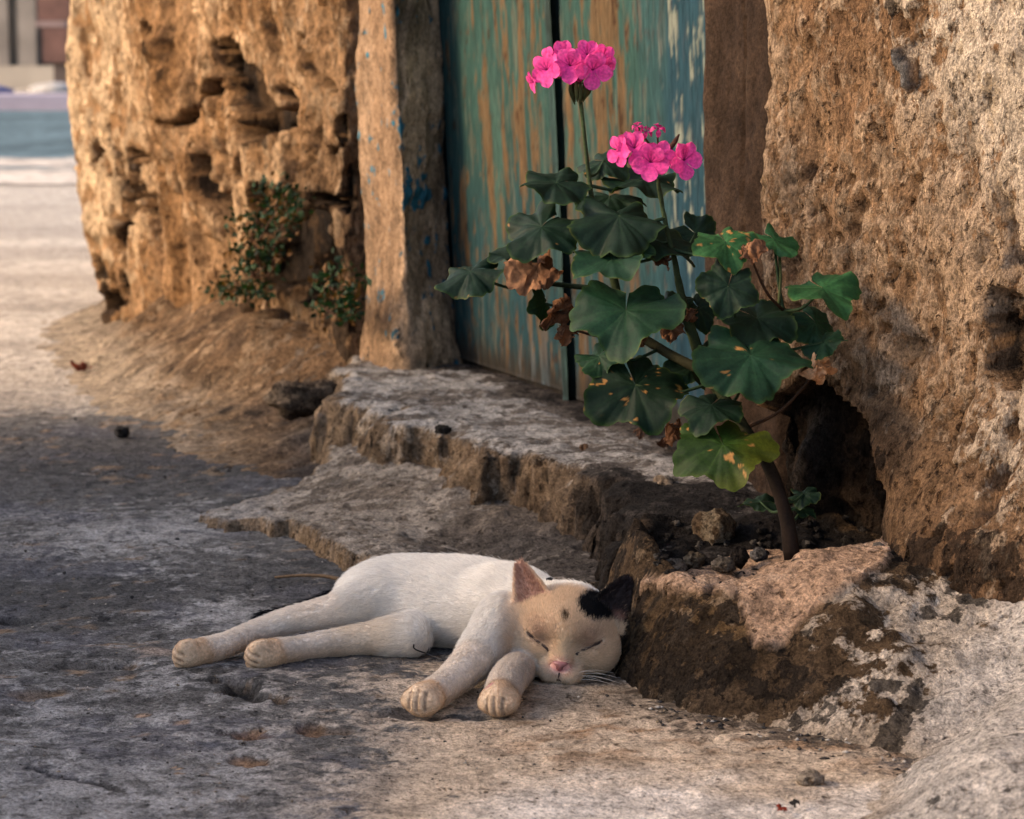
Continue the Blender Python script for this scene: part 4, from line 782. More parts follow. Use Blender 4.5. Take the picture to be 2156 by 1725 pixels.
def toes(p, fwd, side, n=4, r=.0064, sp=.0060, ahead=.0062):
    fwd = np.array(fwd, float); fwd /= np.linalg.norm(fwd); side = np.array(side, float); side -= fwd*side.dot(fwd); side /= np.linalg.norm(side)
    for k in range(n):
        o = (k-(n-1)/2); c = p+side*o*sp+fwd*(ahead-.0018*abs(o)**1.5); body.cap(c-fwd*.006, c, r*.97, r, .0030)
    up = np.cross(side, fwd); up = up if up @ A(0, -.6, .8) > 0 else -up
    for k in range(n-1):
        m = p+side*(k+.5-(n-1)/2)*sp+fwd*(ahead-.007); q = []
        for ph in np.radians([52, 38, 24, 10, -4, -18]):
            d = fwd*math.cos(ph)+up*math.sin(ph); x = m+d*.022
            for _ in range(90):
                if body.a[tuple(np.clip(((x-body.lo)/body.h).round().astype(int), 0, body.n-1))] < 0: break
                x = x-d*.00025
            q.append(x-d*.0003)
        CREASE.append(np.array(q))
    return fwd, side
def carve_toes():
    for q in CREASE:
        for a, b in zip(q[:-1], q[1:]): body.cap(a, b, .0009, .0009, .0014, carve=True)
toes(fA[-1], (-.35, -1, -.10), (1, -.3, 0)); toes(fB[-1], (-.25, -.8, -.45), (1, -.2, .1)); toes(hA[-1], (-1, -.55, -.05), (.1, -.55, 1), r=.0052, sp=.0056); toes(hB_[-1], (-1, -.70, -.05), (.1, -.65, 1), r=.0053, sp=.0057)
carve_toes()
# head, in its own frame (centimetres): x right, y forward out of the face, z up
HC = aty(1194, 1336, 1.812)
yaw, roll = math.radians(-7), math.radians(5); Fw = A(math.sin(yaw)-.015, -1, -.075); Fw /= np.linalg.norm(Fw)
Up = A(math.sin(roll), 0, 1); Up -= Fw*Up.dot(Fw); Up /= np.linalg.norm(Up); Rt = np.cross(Up, Fw)*1.0
if Rt[0] < 0: Rt = -Rt
HM = np.stack([Rt, Fw, Up], 1)                                   # columns: local axes
HS = 1.06                                                      # head scale
def H(x, y, z): return HC+HM @ (A(x, y, z)*.01*HS)
def hell(c, r, k, M=None, **kw): body.ell(H(*c), A(*r)*.01*HS, HM if M is None else HM @ M, k*.01, **kw)
body.cap(T_sho+A(.0, 0, .002), H(-.4, -2.0, -.2), .028, .030, .02); flow.append((H(0, -1, 0), T_sho, .03))
hell((0, -.7, .55), (3.35, 3.5, 2.85), 1.2); hell((0, .9, .75), (2.4, 2.0, 2.0), .9)
for sx in (-1, 1):
    hell((sx*2.15, .15, -.75), (1.7, 2.0, 1.6), 1.0); hell((sx*1.62, 1.68, .0), (1.0, 1.0, .85), .55)
    hell((sx*.62, 2.75, -1.95), (.92, 1.1, .80), .75); hell((sx*2.2, -1.0, -1.5), (1.4, 1.8, 1.3), .8)
body.cap(H(0, 1.9, 1.3), H(0, 3.05, -1.0), .0095, .0060, .006); hell((0, 2.45, -3.05), (.85, .95, .62), .35); hell((0, 1.0, -2.2), (1.6, 2.0, 1.1), .8)
hell((0, 3.25, -1.15), (.62, .55, .42), .3)
EYE = {}
for sx in (-1, 1): hell((sx*1.75, 3.30, .15), (1.15, .95, .60), .7, carve=True)
for sx in (-1, 1):
    pts = [H(sx*2.62, 1.80, .40), H(sx*2.12, 2.38, .12), H(sx*1.65, 2.66, -.12), H(sx*1.25, 2.72, -.30), H(sx*1.0, 2.76, -.55)]; EYE[sx] = spline(pts, 14)
    for a, b in zip(EYE[sx][:-1], EYE[sx][1:]): body.cap(a, b, .0013, .0013, .0016, carve=True)
mouth = [[H(0, 3.55, -1.65), H(0, 3.62, -2.15)]]+[[H(0, 3.60, -2.18), H(sx*.45, 3.45, -2.42), H(sx*.95, 3.05, -2.50), H(sx*1.35, 2.5, -2.42)] for sx in (-1, 1)]
for m_ in mouth:
    for a, b in zip(m_[:-1], m_[1:]): body.cap(a, b, .0010, .0010, .0012, carve=True)
EARS = []
def ear(tip, inn, outr, side):
    t_, i_, o_ = H(*tip), H(*inn), H(*outr); bs = (i_+o_)/2; yv = t_-bs; hgt = np.linalg.norm(yv); yv /= hgt; xv = o_-i_; xv -= yv*xv.dot(yv); wd = np.linalg.norm(xv)/2; xv /= np.linalg.norm(xv)
    zv = np.cross(xv, yv); zv = zv if zv.dot(Fw) > 0 else -zv; bs = bs-yv*.006; hgt += .006
    def f(P):
        q = P-bs; x = q @ xv; y = q @ yv; z = q @ zv; t = np.clip(y/hgt, -.2, 1)
        half = wd*(1.06-t)**.62*(1+.10*np.sin(np.clip(t, 0, 1)*3.1)); half = np.maximum(half, 1e-4)
        cup = -.0085*np.sqrt(np.maximum(1-(x/half)**2, 0))*(1-.75*np.clip(t, 0, 1))-.0015
        ds = np.abs(z-cup)-(.00165-.0004*np.clip(t, 0, 1)); de = np.maximum(np.abs(x)-half, np.maximum(y-hgt, -y-.004)); return np.maximum(ds, de)
    body.add(f, np.minimum(np.minimum(t_, i_), o_)-.012, np.maximum(np.maximum(t_, i_), o_)+.012, .0032); EARS.append((bs, xv, yv, zv, wd, hgt, side))
ear((-4.05, -.35, 4.95), (-1.20, .55, 2.75), (-3.75, .45, .75), -1)
ear((4.15, -.25, 4.75), (1.60, .45, 2.95), (4.15, .15, 1.15), 1)
CV, CF = body.mesh()
for _ in range(2):                                              # light smoothing
    s_ = np.zeros_like(CV); n_ = np.zeros(len(CV))
    for a, b in ((0, 1), (1, 2), (2, 3), (3, 0)):
        np.add.at(s_, CF[:, a], CV[CF[:, b]]); np.add.at(s_, CF[:, b], CV[CF[:, a]]); np.add.at(n_, CF[:, a], 1); np.add.at(n_, CF[:, b], 1)
    CV = CV*.5+.5*s_/n_[:, None]
def head_local(P): return (P-HC) @ HM*100/HS
def seg_d(P, pts):
    d = np.full(len(P), 9.)
    for a, b in zip(pts[:-1], pts[1:]):
        ab = b-a; t = np.clip(((P-a) @ ab)/(ab @ ab+1e-12), 0, 1); d = np.minimum(d, np.linalg.norm(P-a-t[:, None]*ab, axis=1))
    return d
def cat_info(P):
    """colour, hair length and hair direction at surface points"""
    hl = head_local(P); x, y, z = hl.T; w = fbm(P, 60., 3, 501); w2 = fbm(P, 200., 3, 502)
    c = np.ones(P.shape)*A(.82, .775, .71); ln = np.full(len(P), .0080)
    dirs = np.zeros(P.shape); wt = np.zeros(len(P))+1e-9
    for a, b, r in flow:
        ab = b-a; L = np.linalg.norm(ab); t = np.clip(((P-a) @ ab)/(L*L), 0, 1); dd = np.linalg.norm(P-a-t[:, None]*ab, axis=1)-r; k = np.exp(-np.maximum(dd+.01, 0)/.006); dirs += (ab/L)*k[:, None]; wt += k
    dirs /= wt[:, None]
    headm = sstep(-2.6, -1.6, y)*sstep(4.9, 4.4, np.abs(x))*sstep(1.69, 1.72, P[:, 1])*sstep(-.005, .02, P[:, 0]+.01)
    headm = headm*(1-sstep(.0165, .0130, seg_d(P, fB)))*(1-sstep(.018, .014, seg_d(P, fA[2:])))
    nose = H(0, 3.6, -1.0); rd = P-nose; rd /= np.maximum(np.linalg.norm(rd, axis=1, keepdims=True), 1e-6); hd = rd+Up*(.35*sstep(-.6, 1., z))[:, None]-Up*(.3*sstep(-1.2, -2.2, z))[:, None]
    dirs = dirs*(1-headm[:, None])+hd*headm[:, None]
    legs = np.full(len(P), 9.)
    for L_ in (hA[2:], hB_[1:], fA[2:], fB): legs = np.minimum(legs, seg_d(P, L_))
    lm = sstep(.022, .014, legs)*(1-headm); ln = ln*(1-lm)+.0048*lm
    paw = np.zeros(len(P))
    for L_, rr in ((hA, .026), (hB_, .026), (fA, .024), (fB, .024)): paw = np.maximum(paw, sstep(rr, rr*.55, np.linalg.norm(P-L_[-1], axis=1)))
    paw *= (1-headm); ln = ln*(1-paw)+.0015*paw
    tan = A(.55, .375, .22)
    c = mixc(c, tan, np.clip(lm*(.25+.5*sstep(.018, .004, P[:, 2]))*(1-.2*w)+.75*paw*(1+.2*w), 0, .85))
    c = mixc(c, A(.70, .58, .43), .55*sstep(.04, .015, np.linalg.norm(P-Z(775, 1310, .028), axis=1))); c = mixc(c, A(.66, .55, .42), .5*sstep(.024, .004, P[:, 2])*(1-headm)*(1-lm))
    tm = sstep(.014, .010, seg_d(P, tl[1:]))*(1-sstep(.012, .008, seg_d(P, hA[2:]))); c = mixc(c, A(.012, .012, .014), tm); ln = ln*(1-tm)+.011*tm
    # head markings; warm bounce light put into the cream face colour
    face = headm*sstep(-2.2, 0., y); c = mixc(c, A(.68, .50, .325), face*.95); ln = ln*(1-headm)+headm*(.0042-.0012*sstep(.5, 2.2, y))
    c = mixc(c, A(.76, .61, .42), face*sstep(.75, .2, np.abs(x-.1))*sstep(1.8, .3, z)*.7)
    for sx in (-1, 1):
        c = mixc(c, A(.40, .255, .175), face*np.exp(-(((x-sx*1.8)/.85)**2+((z-.95)/.7)**2))*.8*(1+.3*w2)); c = mixc(c, A(.34, .21, .15), face*np.exp(-(((x-sx*1.6)/.75)**2+((z-.1)/.32)**2))*.7); c = mixc(c, A(.72, .60, .45), face*np.exp(-(((x-sx*1.0)/.5)**2+((z+1.5)/.7)**2))*.7)  # brown thin fur above the eyes, shading painted around the sockets
        c = mixc(c, A(.62, .50, .38), face*np.exp(-(((x-sx*.9)/.9)**2+((z+2.2)/.6)**2))*.5)
    zi = z*.94-y*.34
    sp = np.exp(-(((x-.02+.25*(z-1.9))/.30)**2+((zi-1.2)/.45)**2)); c = mixc(c, A(.16, .085, .035), face*sstep(.3, .6, sp+.12*w2)*.8); c = mixc(c, A(.03, .022, .016), face*sstep(.62, .85, sp+.12*w2)*.9)
    inner = np.zeros(len(P)); earm = np.zeros(len(P))
    for bs, xv, yv, zv, wd, hgt, side in EARS:
        q = P-bs; ex, ey, ez = q @ xv, q @ yv, q @ zv; half = wd*np.maximum(1.06-np.clip(ey/hgt, -.2, 1), .02)**.62
        cup = -.0085*np.sqrt(np.maximum(1-(ex/half)**2, 0))*(1-.75*np.clip(ey/hgt, 0, 1))-.0015
        m = sstep(.0045, .0025, np.abs(ez-cup))*sstep(.002, .006, ey)*(np.abs(ex) < half*1.15); earm = np.maximum(earm, m)
        fr = m*sstep(-.0006, .0004, ez-cup)*sstep(1.0, .80, np.abs(ex)/half); inner = np.maximum(inner, fr)
        if side < 0: c = mixc(c, A(.72, .52, .36), m*.9); c = mixc(c, A(.32, .16, .12), fr*.85)
        else: c = mixc(c, A(.014, .013, .014), m); c = mixc(c, A(.022, .016, .017), fr*.8); c = mixc(c, A(.30, .16, .12), fr*sstep(.014, .006, ey)*sstep(0, .5*wd, ex)*.8)
        dirs = dirs*(1-m[:, None])+(yv*.8+xv*np.sign(ex)[:, None]*.25)*m[:, None]; ln = ln*(1-m)+m*.0024
    bp = np.exp(-(((x-2.15)/1.60)**2+((zi-2.25)/1.15)**2)); bk = headm*sstep(.36, .44, bp+.07*w2)*(1-inner); c = mixc(c, A(.012, .012, .013), bk)
    eyed = np.minimum(seg_d(P, EYE[-1]), seg_d(P, EYE[1])); c = mixc(c, A(.10, .055, .04), sstep(.0024, .0008, eyed)*.85*headm)
    md = np.minimum.reduce([seg_d(P, m_) for m_ in mouth]); c = mixc(c, A(.16, .08, .06), sstep(.0016, .0006, md)*.8*headm)
    crd = np.minimum.reduce([seg_d(P, q_) for q_ in CREASE]); c = mixc(c, A(.10, .06, .04), sstep(.0017, .0006, crd)*.7)
    nd = np.linalg.norm((hl-A(0, 3.55, -1.25))/A(.66, .75, .42), axis=1); bare = (nd < 1.0) | (eyed < .0019) | (crd < .0008)
    c = mixc(c, A(.45, .19, .17), headm*sstep(1.25, .95, nd)); c = mixc(c, A(.55, .36, .27), headm*np.exp(-((nd-1.2)/.5)**2)*.5)
    pads = np.minimum(np.linalg.norm(P-onz(1027, 1441, .021), axis=1), np.linalg.norm(P-onz(1031, 1467, .013), axis=1)); c = mixc(c, A(.36, .17, .15), sstep(.0058, .0035, pads)); bare |= pads < .0045
    return np.clip(c*(1+.05*w[:, None]), 0, 1), ln, dirs, bare, inner, headm
cc, *_r = cat_info(CV)
M_skin = attr_mat('cat_skin', .75, .0, None, .15)
body_o = mk('body', rel(CV, cat), CF, M_skin, cat, colr=cc)

# fur as hair curves rooted on the body
def fur(name, nh, seed, parent):
    r_ = np.random.default_rng(seed); A4 = CV[CF]; n1_ = np.cross(A4[:, 2]-A4[:, 0], A4[:, 3]-A4[:, 1]); ar = np.linalg.norm(n1_, axis=1)/2; nrm = n1_/np.maximum(2*ar[:, None], 1e-12)
    vnr = np.zeros_like(CV)
    for k in range(4): np.add.at(vnr, CF[:, k], n1_)
    vnr /= np.maximum(np.linalg.norm(vnr, axis=1, keepdims=True), 1e-12)
    cen = A4.mean(1); hl = head_local(cen); wgt = ar*(1+1.5*sstep(-1.5, 0., hl[:, 1])*(np.abs(hl[:, 0]) < 5)*(cen[:, 0] > -.01)); wgt[cen[:, 2] < .0005] = 0
    f = r_.choice(len(CF), nh, p=wgt/wgt.sum()); a, b = r_.random((2, nh, 1)); Q = A4[f]; W4 = [(1-a)*(1-b), a*(1-b), a*b, (1-a)*b]
    P = sum(Q[:, k]*W4[k] for k in range(4)); Nn = sum(vnr[CF[f, k]]*W4[k] for k in range(4)); Nn /= np.maximum(np.linalg.norm(Nn, axis=1, keepdims=True), 1e-9)
    c, ln, dr, bare, inner, headm = cat_info(P); cj = cat_info(P+r_.normal(size=P.shape)*.0011)[0]; c = np.where((np.linalg.norm(P-HC, axis=1) < .05)[:, None], cj, c); ok = ~bare & ((inner < .5) | (r_.random(nh) < .3))
    P, Nn, c, ln, dr, inner, headm = P[ok], Nn[ok], c[ok], ln[ok], dr[ok], inner[ok], headm[ok]; n = len(P)
    clump = np.stack([fbm(P, 170., 2, 520+i) for i in range(3)], 1); dr = dr-Nn*(dr*Nn).sum(1, keepdims=True); dr /= np.maximum(np.linalg.norm(dr, axis=1, keepdims=True), 1e-6)
    dr = dr+.13*clump+.22*r_.normal(size=(n, 3)); dr -= Nn*(dr*Nn).sum(1, keepdims=True); dr /= np.maximum(np.linalg.norm(dr, axis=1, keepdims=True), 1e-6)
    ln = ln*r_.uniform(.55, 1.15, n)*np.where(inner > .5, 1.7, 1.); lift = np.where(inner > .5, .5, .48)+.14*r_.normal(size=n)-.06*headm
    pts = np.zeros((n, 4, 3), np.float32)
    for k, t in enumerate((0, .33, .67, 1.)):
        pts[:, k] = P+(Nn*(lift*(1.15*t-.55*t*t))[:, None]+dr*(t*.75+.25*t*t))*ln[:, None]-Nn*.0003*(k == 0)
    pts[..., 2] = np.maximum(pts[..., 2], .0006)
    hc = bpy.data.hair_curves.new(name); hc.add_curves([4]*n); hc.position_data.foreach_set('vector', (pts-np.asarray(cat.location, np.float32)).ravel())
    ra = hc.attributes.get('radius') or hc.attributes.new('radius', 'FLOAT', 'POINT'); rads = np.tile(np.array([.00012, .00011, .00008, .00003], np.float32), (n, 1)); ra.data.foreach_set('value', rads.ravel())
    ca = hc.attributes.new('Col', 'FLOAT_COLOR', 'CURVE'); c4 = np.ones((n, 4), np.float32); c4[:, :3] = np.clip(c*(1+.10*r_.normal(size=(n, 1))), 0, .95); ca.data.foreach_set('color', c4.ravel())
    o = bpy.data.objects.new(name, hc); col.objects.link(o); o.parent = parent
    m, nt, b_, out = newmat('cat_fur'); at = N(nt, 'ShaderNodeAttribute', attribute_name='Col'); nt.links.new(at.outputs['Color'], b_.inputs['Base Color']); b_.inputs['Roughness'].default_value = .9; b_.inputs['Specular IOR Level'].default_value = .03
    tr = N(nt, 'ShaderNodeBsdfTranslucent'); nt.links.new(at.outputs['Color'], tr.inputs[0]); mx = N(nt, 'ShaderNodeMixShader'); mx.inputs[0].default_value = .35
    nt.links.new(b_.outputs[0], mx.inputs[1]); nt.links.new(tr.outputs[0], mx.inputs[2]); nt.links.new(mx.outputs[0], out.inputs[0]); hc.materials.append(m); return o
scene.cycles_curves.shape = 'RIBBONS'
fur_o = fur('fur', 220000, 5, cat); fur_o['kind'] = 'stuff'
# nose leather
ns = SDF(H(0, 3.4, -1.25)-.016, H(0, 3.4, -1.25)+.016, .0004)
ns.ell(H(0, 3.42, -1.02), A(.62, .42, .24)*.01, HM, .002); ns.ell(H(0, 3.55, -1.30), A(.36, .34, .34)*.01, HM, .003); ns.cap(H(0, 3.62, -1.5), H(0, 3.58, -1.75), .0011, .0007, .0015)
for sx in (-1, 1): ns.cap(H(sx*.27, 3.86, -1.32), H(sx*.52, 3.62, -1.22), .0009, .0006, .0008, carve=True)
ns.cap(H(0, 3.92, -1.30), H(0, 3.75, -1.75), .0003, .0003, .0008, carve=True)
NV, NF = ns.mesh(); hl = head_local(NV); nc = np.ones(NV.shape)*A(.27, .105, .095); nc = mixc(nc, A(.36, .10, .10), sstep(-1.15, -1.5, hl[:, 2])*.7)
for sx in (-1, 1): nc = mixc(nc, A(.07, .025, .025), sstep(.0020, .0008, seg_d(NV, [H(sx*.27, 3.86, -1.32), H(sx*.52, 3.62, -1.22)])))
M_nose = attr_mat('nose_leather', .45, .0, None, .4); mk('nose', rel(NV, cat), NF, M_nose, cat, colr=nc)
def on_face(p):
    q = p+Fw*.012
    for _ in range(120):
        i = np.clip(((q-body.lo)/body.h).astype(int), 0, body.n-1)
        if body.a[tuple(i)] < .0004: break
        q = q-Fw*.0004
    return q
M_lash = plain('lash_line', (.035, .02, .016), .6, .1, 100.)
for sx in (-1, 1):
    d_, k_ = EYE[sx], None; Q = np.array([on_face(p_) for p_ in EYE[sx]]); Q[1:-1] = (Q[:-2]+2*Q[1:-1]+Q[2:])/4
    V, F = tube(Q, np.concatenate([[.0006], np.full(12, .00135), [.0012]]), 6); mk('eyelid_line', rel(V, cat), F, M_lash, cat)
M_lip = plain('lip_line', (.05, .025, .02), .7, .1, 100.)
for m_ in mouth:
    Q = np.array([on_face(p_) for p_ in spline(m_, 10)])+Fw*.0003; V, F = tube(Q, np.linspace(.0007, .0004, 10), 6); mk('lip_line', rel(V, cat), F, M_lip, cat)
M_whisk = plain('whisker', (.55, .50, .43), .5, .05, 100.)
for sx in (-1, 1):
    for k in range(7):
        s0 = H(sx*(.95+.14*(k % 3)), 3.15-.22*(k % 3), -1.75-.17*(k//2)); e_ = s0+(Rt*sx*(2.4+.45*(k % 4))+Up*(.35-.2*k+.2*(k % 2))+Fw*(.5-.35*(k % 3)))*.01
        if e_[2] < .002: e_[2] = .002
        V, F = tube(spline([s0, (s0+e_)/2+Up*.0018, e_], 8), np.linspace(.00015, .00005, 8), 5); mk('whisker', rel(V, cat), F, M_whisk, cat)

# ------------------------------------------------------------------ LOOSE THINGS
def blobmesh(r, seed, rough=.25, nu=22, nv=14):
    th = np.linspace(0, 2*math.pi, nu, endpoint=False); ph = np.linspace(.02, math.pi-.02, nv); TH, PH = np.meshgrid(th, ph)
    P = np.stack([np.sin(PH)*np.cos(TH), np.sin(PH)*np.sin(TH), np.cos(PH)], -1); w = worley(P*1.1+seed*3.7, 1.3, seed); f = fbm(P+seed, 2.2, 4, seed)
    rad = 1+rough*(w-.6)*1.2+rough*.6*f; V = (P*rad[..., None]*np.asarray(r)).reshape(-1, 3); i = np.arange(nu*nv).reshape(nv, nu)
    F = [(i[a, b], i[a+1, b], i[a+1, (b+1) % nu], i[a, (b+1) % nu]) for a in range(nv-1) for b in range(nu)]+[tuple(i[0, ::1]), tuple(i[-1, ::-1])]
    return V, [tuple(int(q) for q in f_) for f_ in F]
def stone_obj(name, pos, r, c, c2, label, cat, seed, rough=.25, group=None, drt=-.1, rz=0.):
    V, F = blobmesh(r, seed, rough); a = rz; V = V @ np.array([[math.cos(a), math.sin(a), 0], [-math.sin(a), math.cos(a), 0], [0, 0, 1]]); w = fbm(V+pos, 90., 3, seed)
    o = mk(name, V, F, M_rock, colr=np.ones(V.shape)*A(*c), lay=layer(np.ones(V.shape)*A(*c2), .5+.4*w, 0*w+drt)); o.location = tuple(pos); return tag(o, label, cat, group)
for k, (u, v, z, r, c, c2, lab) in enumerate([
    (1398, 1022, .083, (.011, .010, .009), (.30, .22, .15), (.46, .40, .33), 'small pale chipped stone on the right end of the doorstep'),
    (1492, 1030, .076, (.020, .016, .012), (.07, .055, .043), (.16, .135, .11), 'dark grey peaked stone on the doorstep under the yellowing leaf'),
    (1505, 1118, .072, (.021, .017, .020), (.13, .085, .05), (.23, .175, .115), 'pitted brown rubble stone standing in the planter soil'),
    (1556, 1172, .074, (.0075, .007, .009), (.018, .014, .012), (.03, .024, .02), 'black earth clod beside the cracked mortar patch'),
    (1524, 1190, .072, (.0095, .008, .0065), (.085, .07, .055), (.17, .14, .11), 'flat grey brown stone next to the black earth clod'),
    (1462, 1180, .072, (.0105, .008, .0070), (.10, .075, .05), (.20, .15, .10), 'low brown stone in the planter near the black cat ear'),
    (1420, 1195, .070, (.012, .010, .007), (.12, .09, .06), (.26, .21, .16), 'pale edged stone half sunk in the planter soil'),
    (1600, 1168, .072, (.008, .008, .006), (.05, .045, .042), (.14, .13, .125), 'dark grey pebble beside the geranium stem')]):
    stone_obj('stone', onz(u, v, z), r, c, c2, lab, 'stone', 40+k, .35, rz=k*.8)
lab_p = 'tiny dark pebble lying loose on the grey alley ground'
for k, (u, v, w_) in enumerate([(278, 1259, 8), (253, 1602, 6), (42, 1611, 5), (130, 1447, 7), (597, 1452, 12), (373, 1138, 11), (158, 884, 9), (347, 1005, 8), (135, 1208, 8), (54, 1162, 8), (482, 994, 10), (660, 1600, 5), (330, 1560, 5), (820, 1640, 5), (1050, 1600, 6), (960, 1690, 5), (150, 1690, 5), (480, 1660, 5), (730, 1585, 5), (1250, 1640, 6)]):
    p = onz(u, v, .0); sz = w_*p[1]/FPX*.5; stone_obj('pebble', p+A(0, 0, sz*.35), (sz, sz*.8, sz*.7), (.028, .027, .028), (.06, .058, .057), lab_p, 'pebble', 70+k, .3, 'loose pebbles on the alley', .0, k*1.3)
stone_obj('stone', onz(257, 910, .008), (.010, .009, .008), (.02, .019, .02), (.045, .042, .04), 'black lump of stone at the edge of the pale far ground', 'stone', 95, .3)
stone_obj('stone', onz(932, 905, .086), (.009, .007, .005), (.02, .018, .017), (.04, .036, .033), 'dark flake of stone on the worn front of the doorstep', 'stone', 96, .4)
stone_obj('stone', onz(640, 838, .055), (.050, .030, .022), (.075, .055, .04), (.17, .125, .085), 'rough brown stone stuck in the earth mound beside the doorstep', 'stone', 97, .45, rz=.6)
stone_obj('stone', onz(1705, 1640, .004)+A(0, 0, 0), (.010, .008, .006), (.28, .21, .14), (.40, .32, .24), 'small tan stone set in the pale ground below the planter', 'stone', 98, .3)
# gravel in the planter
gv_, gf = [], []; r_ = np.random.default_rng(11); nb = 0
for k in range(170):
    x, y = r_.uniform(.11, .30), r_.uniform(1.80, 2.03); sz = r_.uniform(.0018, .0055)
    V, F = blobmesh((sz*r_.uniform(.8, 1.5), sz*r_.uniform(.7, 1), sz*.7), 200+k % 23, .9, 8, 6); an = r_.uniform(0, 6); V = V @ np.array([[math.cos(an), math.sin(an), 0], [-math.sin(an), math.cos(an), 0], [0, 0, 1]]); z = float(rock_h(np.array([[[x, y, 0.]]]))[0, 0]); gv_.append(V+A(x, y, z+sz*.1)); gf += [tuple(q+nb for q in f_) for f_ in F]; nb += len(V)
V = np.vstack(gv_); w = fbm(V, 50., 3, 77); o = mk('planter_gravel', V, gf, M_rock, colr=np.ones(V.shape)*A(.030, .026, .023), lay=layer(np.ones(V.shape)*A(.15, .13, .11), .34+.6*w, 0*w-.1))
o['kind'] = 'stuff'; o['label'] = 'grey gravel and crumbs in the planter soil'; o['category'] = 'gravel'
# grit and crumbs lying on the ground
def grains(name, n, xf, size, label, seed):
    r_ = np.random.default_rng(seed); OC = np.array([(1, 0, 0), (-1, 0, 0), (0, 1, 0), (0, -1, 0), (0, 0, 1), (0, 0, -1)], float); OF = np.array([(0, 2, 4), (2, 1, 4), (1, 3, 4), (3, 0, 4), (2, 0, 5), (1, 2, 5), (3, 1, 5), (0, 3, 5)])
    P0 = xf(r_, n); sz = r_.uniform(*size, n)*r_.uniform(.5, 1, n); V = OC[None]*(1+.45*r_.normal(size=(n, 6, 1)))*sz[:, None, None]*np.array([1.2, 1, .7])+P0[:, None, :]+np.array([0, 0, 1.])*(sz*.25)[:, None, None]
    F = (OF[None]+6*np.arange(n)[:, None, None]).reshape(-1, 3); k = r_.random(n); cg = np.where(k[:, None] < .55, A(.045, .04, .036), np.where(k[:, None] < .8, A(.20, .15, .10), A(.36, .32, .27)))*r_.uniform(.6, 1.3, (n, 1))
    o = mk(name, V.reshape(-1, 3), F, M_grit, colr=np.repeat(cg, 6, 0), smooth=False); o['kind'] = 'stuff'; o['label'] = label; o['category'] = 'grit'
M_grit = attr_mat('grit', .9, 0., None, .08)
def over_ground(r_, n):
    y = 1/r_.uniform(1/3.2, 1/1.4, n); x = r_.uniform(-.26, .22, n)*y; P = np.stack([x, y, 0*x], 1); ok = x < .05+.0*y; P[~ok, 0] = r_.uniform(-.25, .03, (~ok).sum())*y[~ok]
    ix = np.clip(np.searchsorted(xs, P[:, 0]), 0, len(xs)-1); iy = np.clip(np.searchsorted(ys, P[:, 1]), 0, len(ys)-1); P[:, 2] = hz[iy, ix]; return P
grains('ground_grit', 900, over_ground, (.0005, .0016), 'fine loose grit scattered over the alley ground', 61)
def along(pts, sp):
    def f(r_, n):
        P_ = spline(pts, 200)[r_.integers(0, 200, n)]+r_.normal(size=(n, 3))*np.array([sp, sp, 0]); ix = np.clip(np.searchsorted(xs, P_[:, 0]), 0, len(xs)-1); iy = np.clip(np.searchsorted(ys, P_[:, 1]), 0, len(ys)-1); P_[:, 2] = hz[iy, ix]; return P_
    return f
grains('crumbled_mortar', 330, along([(.09, 1.74, 0), (.135, 1.68, 0), (.20, 1.63, 0), (.27, 1.58, 0), (.33, 1.50, 0)], .020), (.0007, .0026), 'crumbled mortar along the foot of the planter rock', 62)
grains('slab_crumbs', 260, along([tuple(onz(u, v, 0)) for u, v in [(430, 1075), (560, 1092), (640, 1112), (720, 1168), (790, 1205)]], .014), (.0007, .0024), 'crumbs of stone along the broken slab edge', 63)
# twigs
M_twig = plain('dry_twig', (.11, .065, .032), .8, .3, 400.); M_black = plain('black_chitin', (.012, .011, .012), .4, .2, 300.)
def lay_tube(name, px, z, rad, mat, label, cat): V, F = tube(spline([onz(u, v, z+dz) for u, v, dz in px], 22), rad, 6); return tag(mk(name, V, F, mat), label, cat)
lay_tube('twig', [(579, 1216, 0), (630, 1212, .003), (680, 1213, .004), (716, 1220, .003)], .004, np.linspace(.0012, .0019, 22), M_twig, 'thin dry brown twig lying behind the sleeping cat', 'twig')
lay_tube('twig', [(871, 1357, .012), (874, 1367, .008), (902, 1378, .003), (934, 1391, .0005)], .002, .0006, M_black, 'short bent black twig under the white cat belly', 'twig')
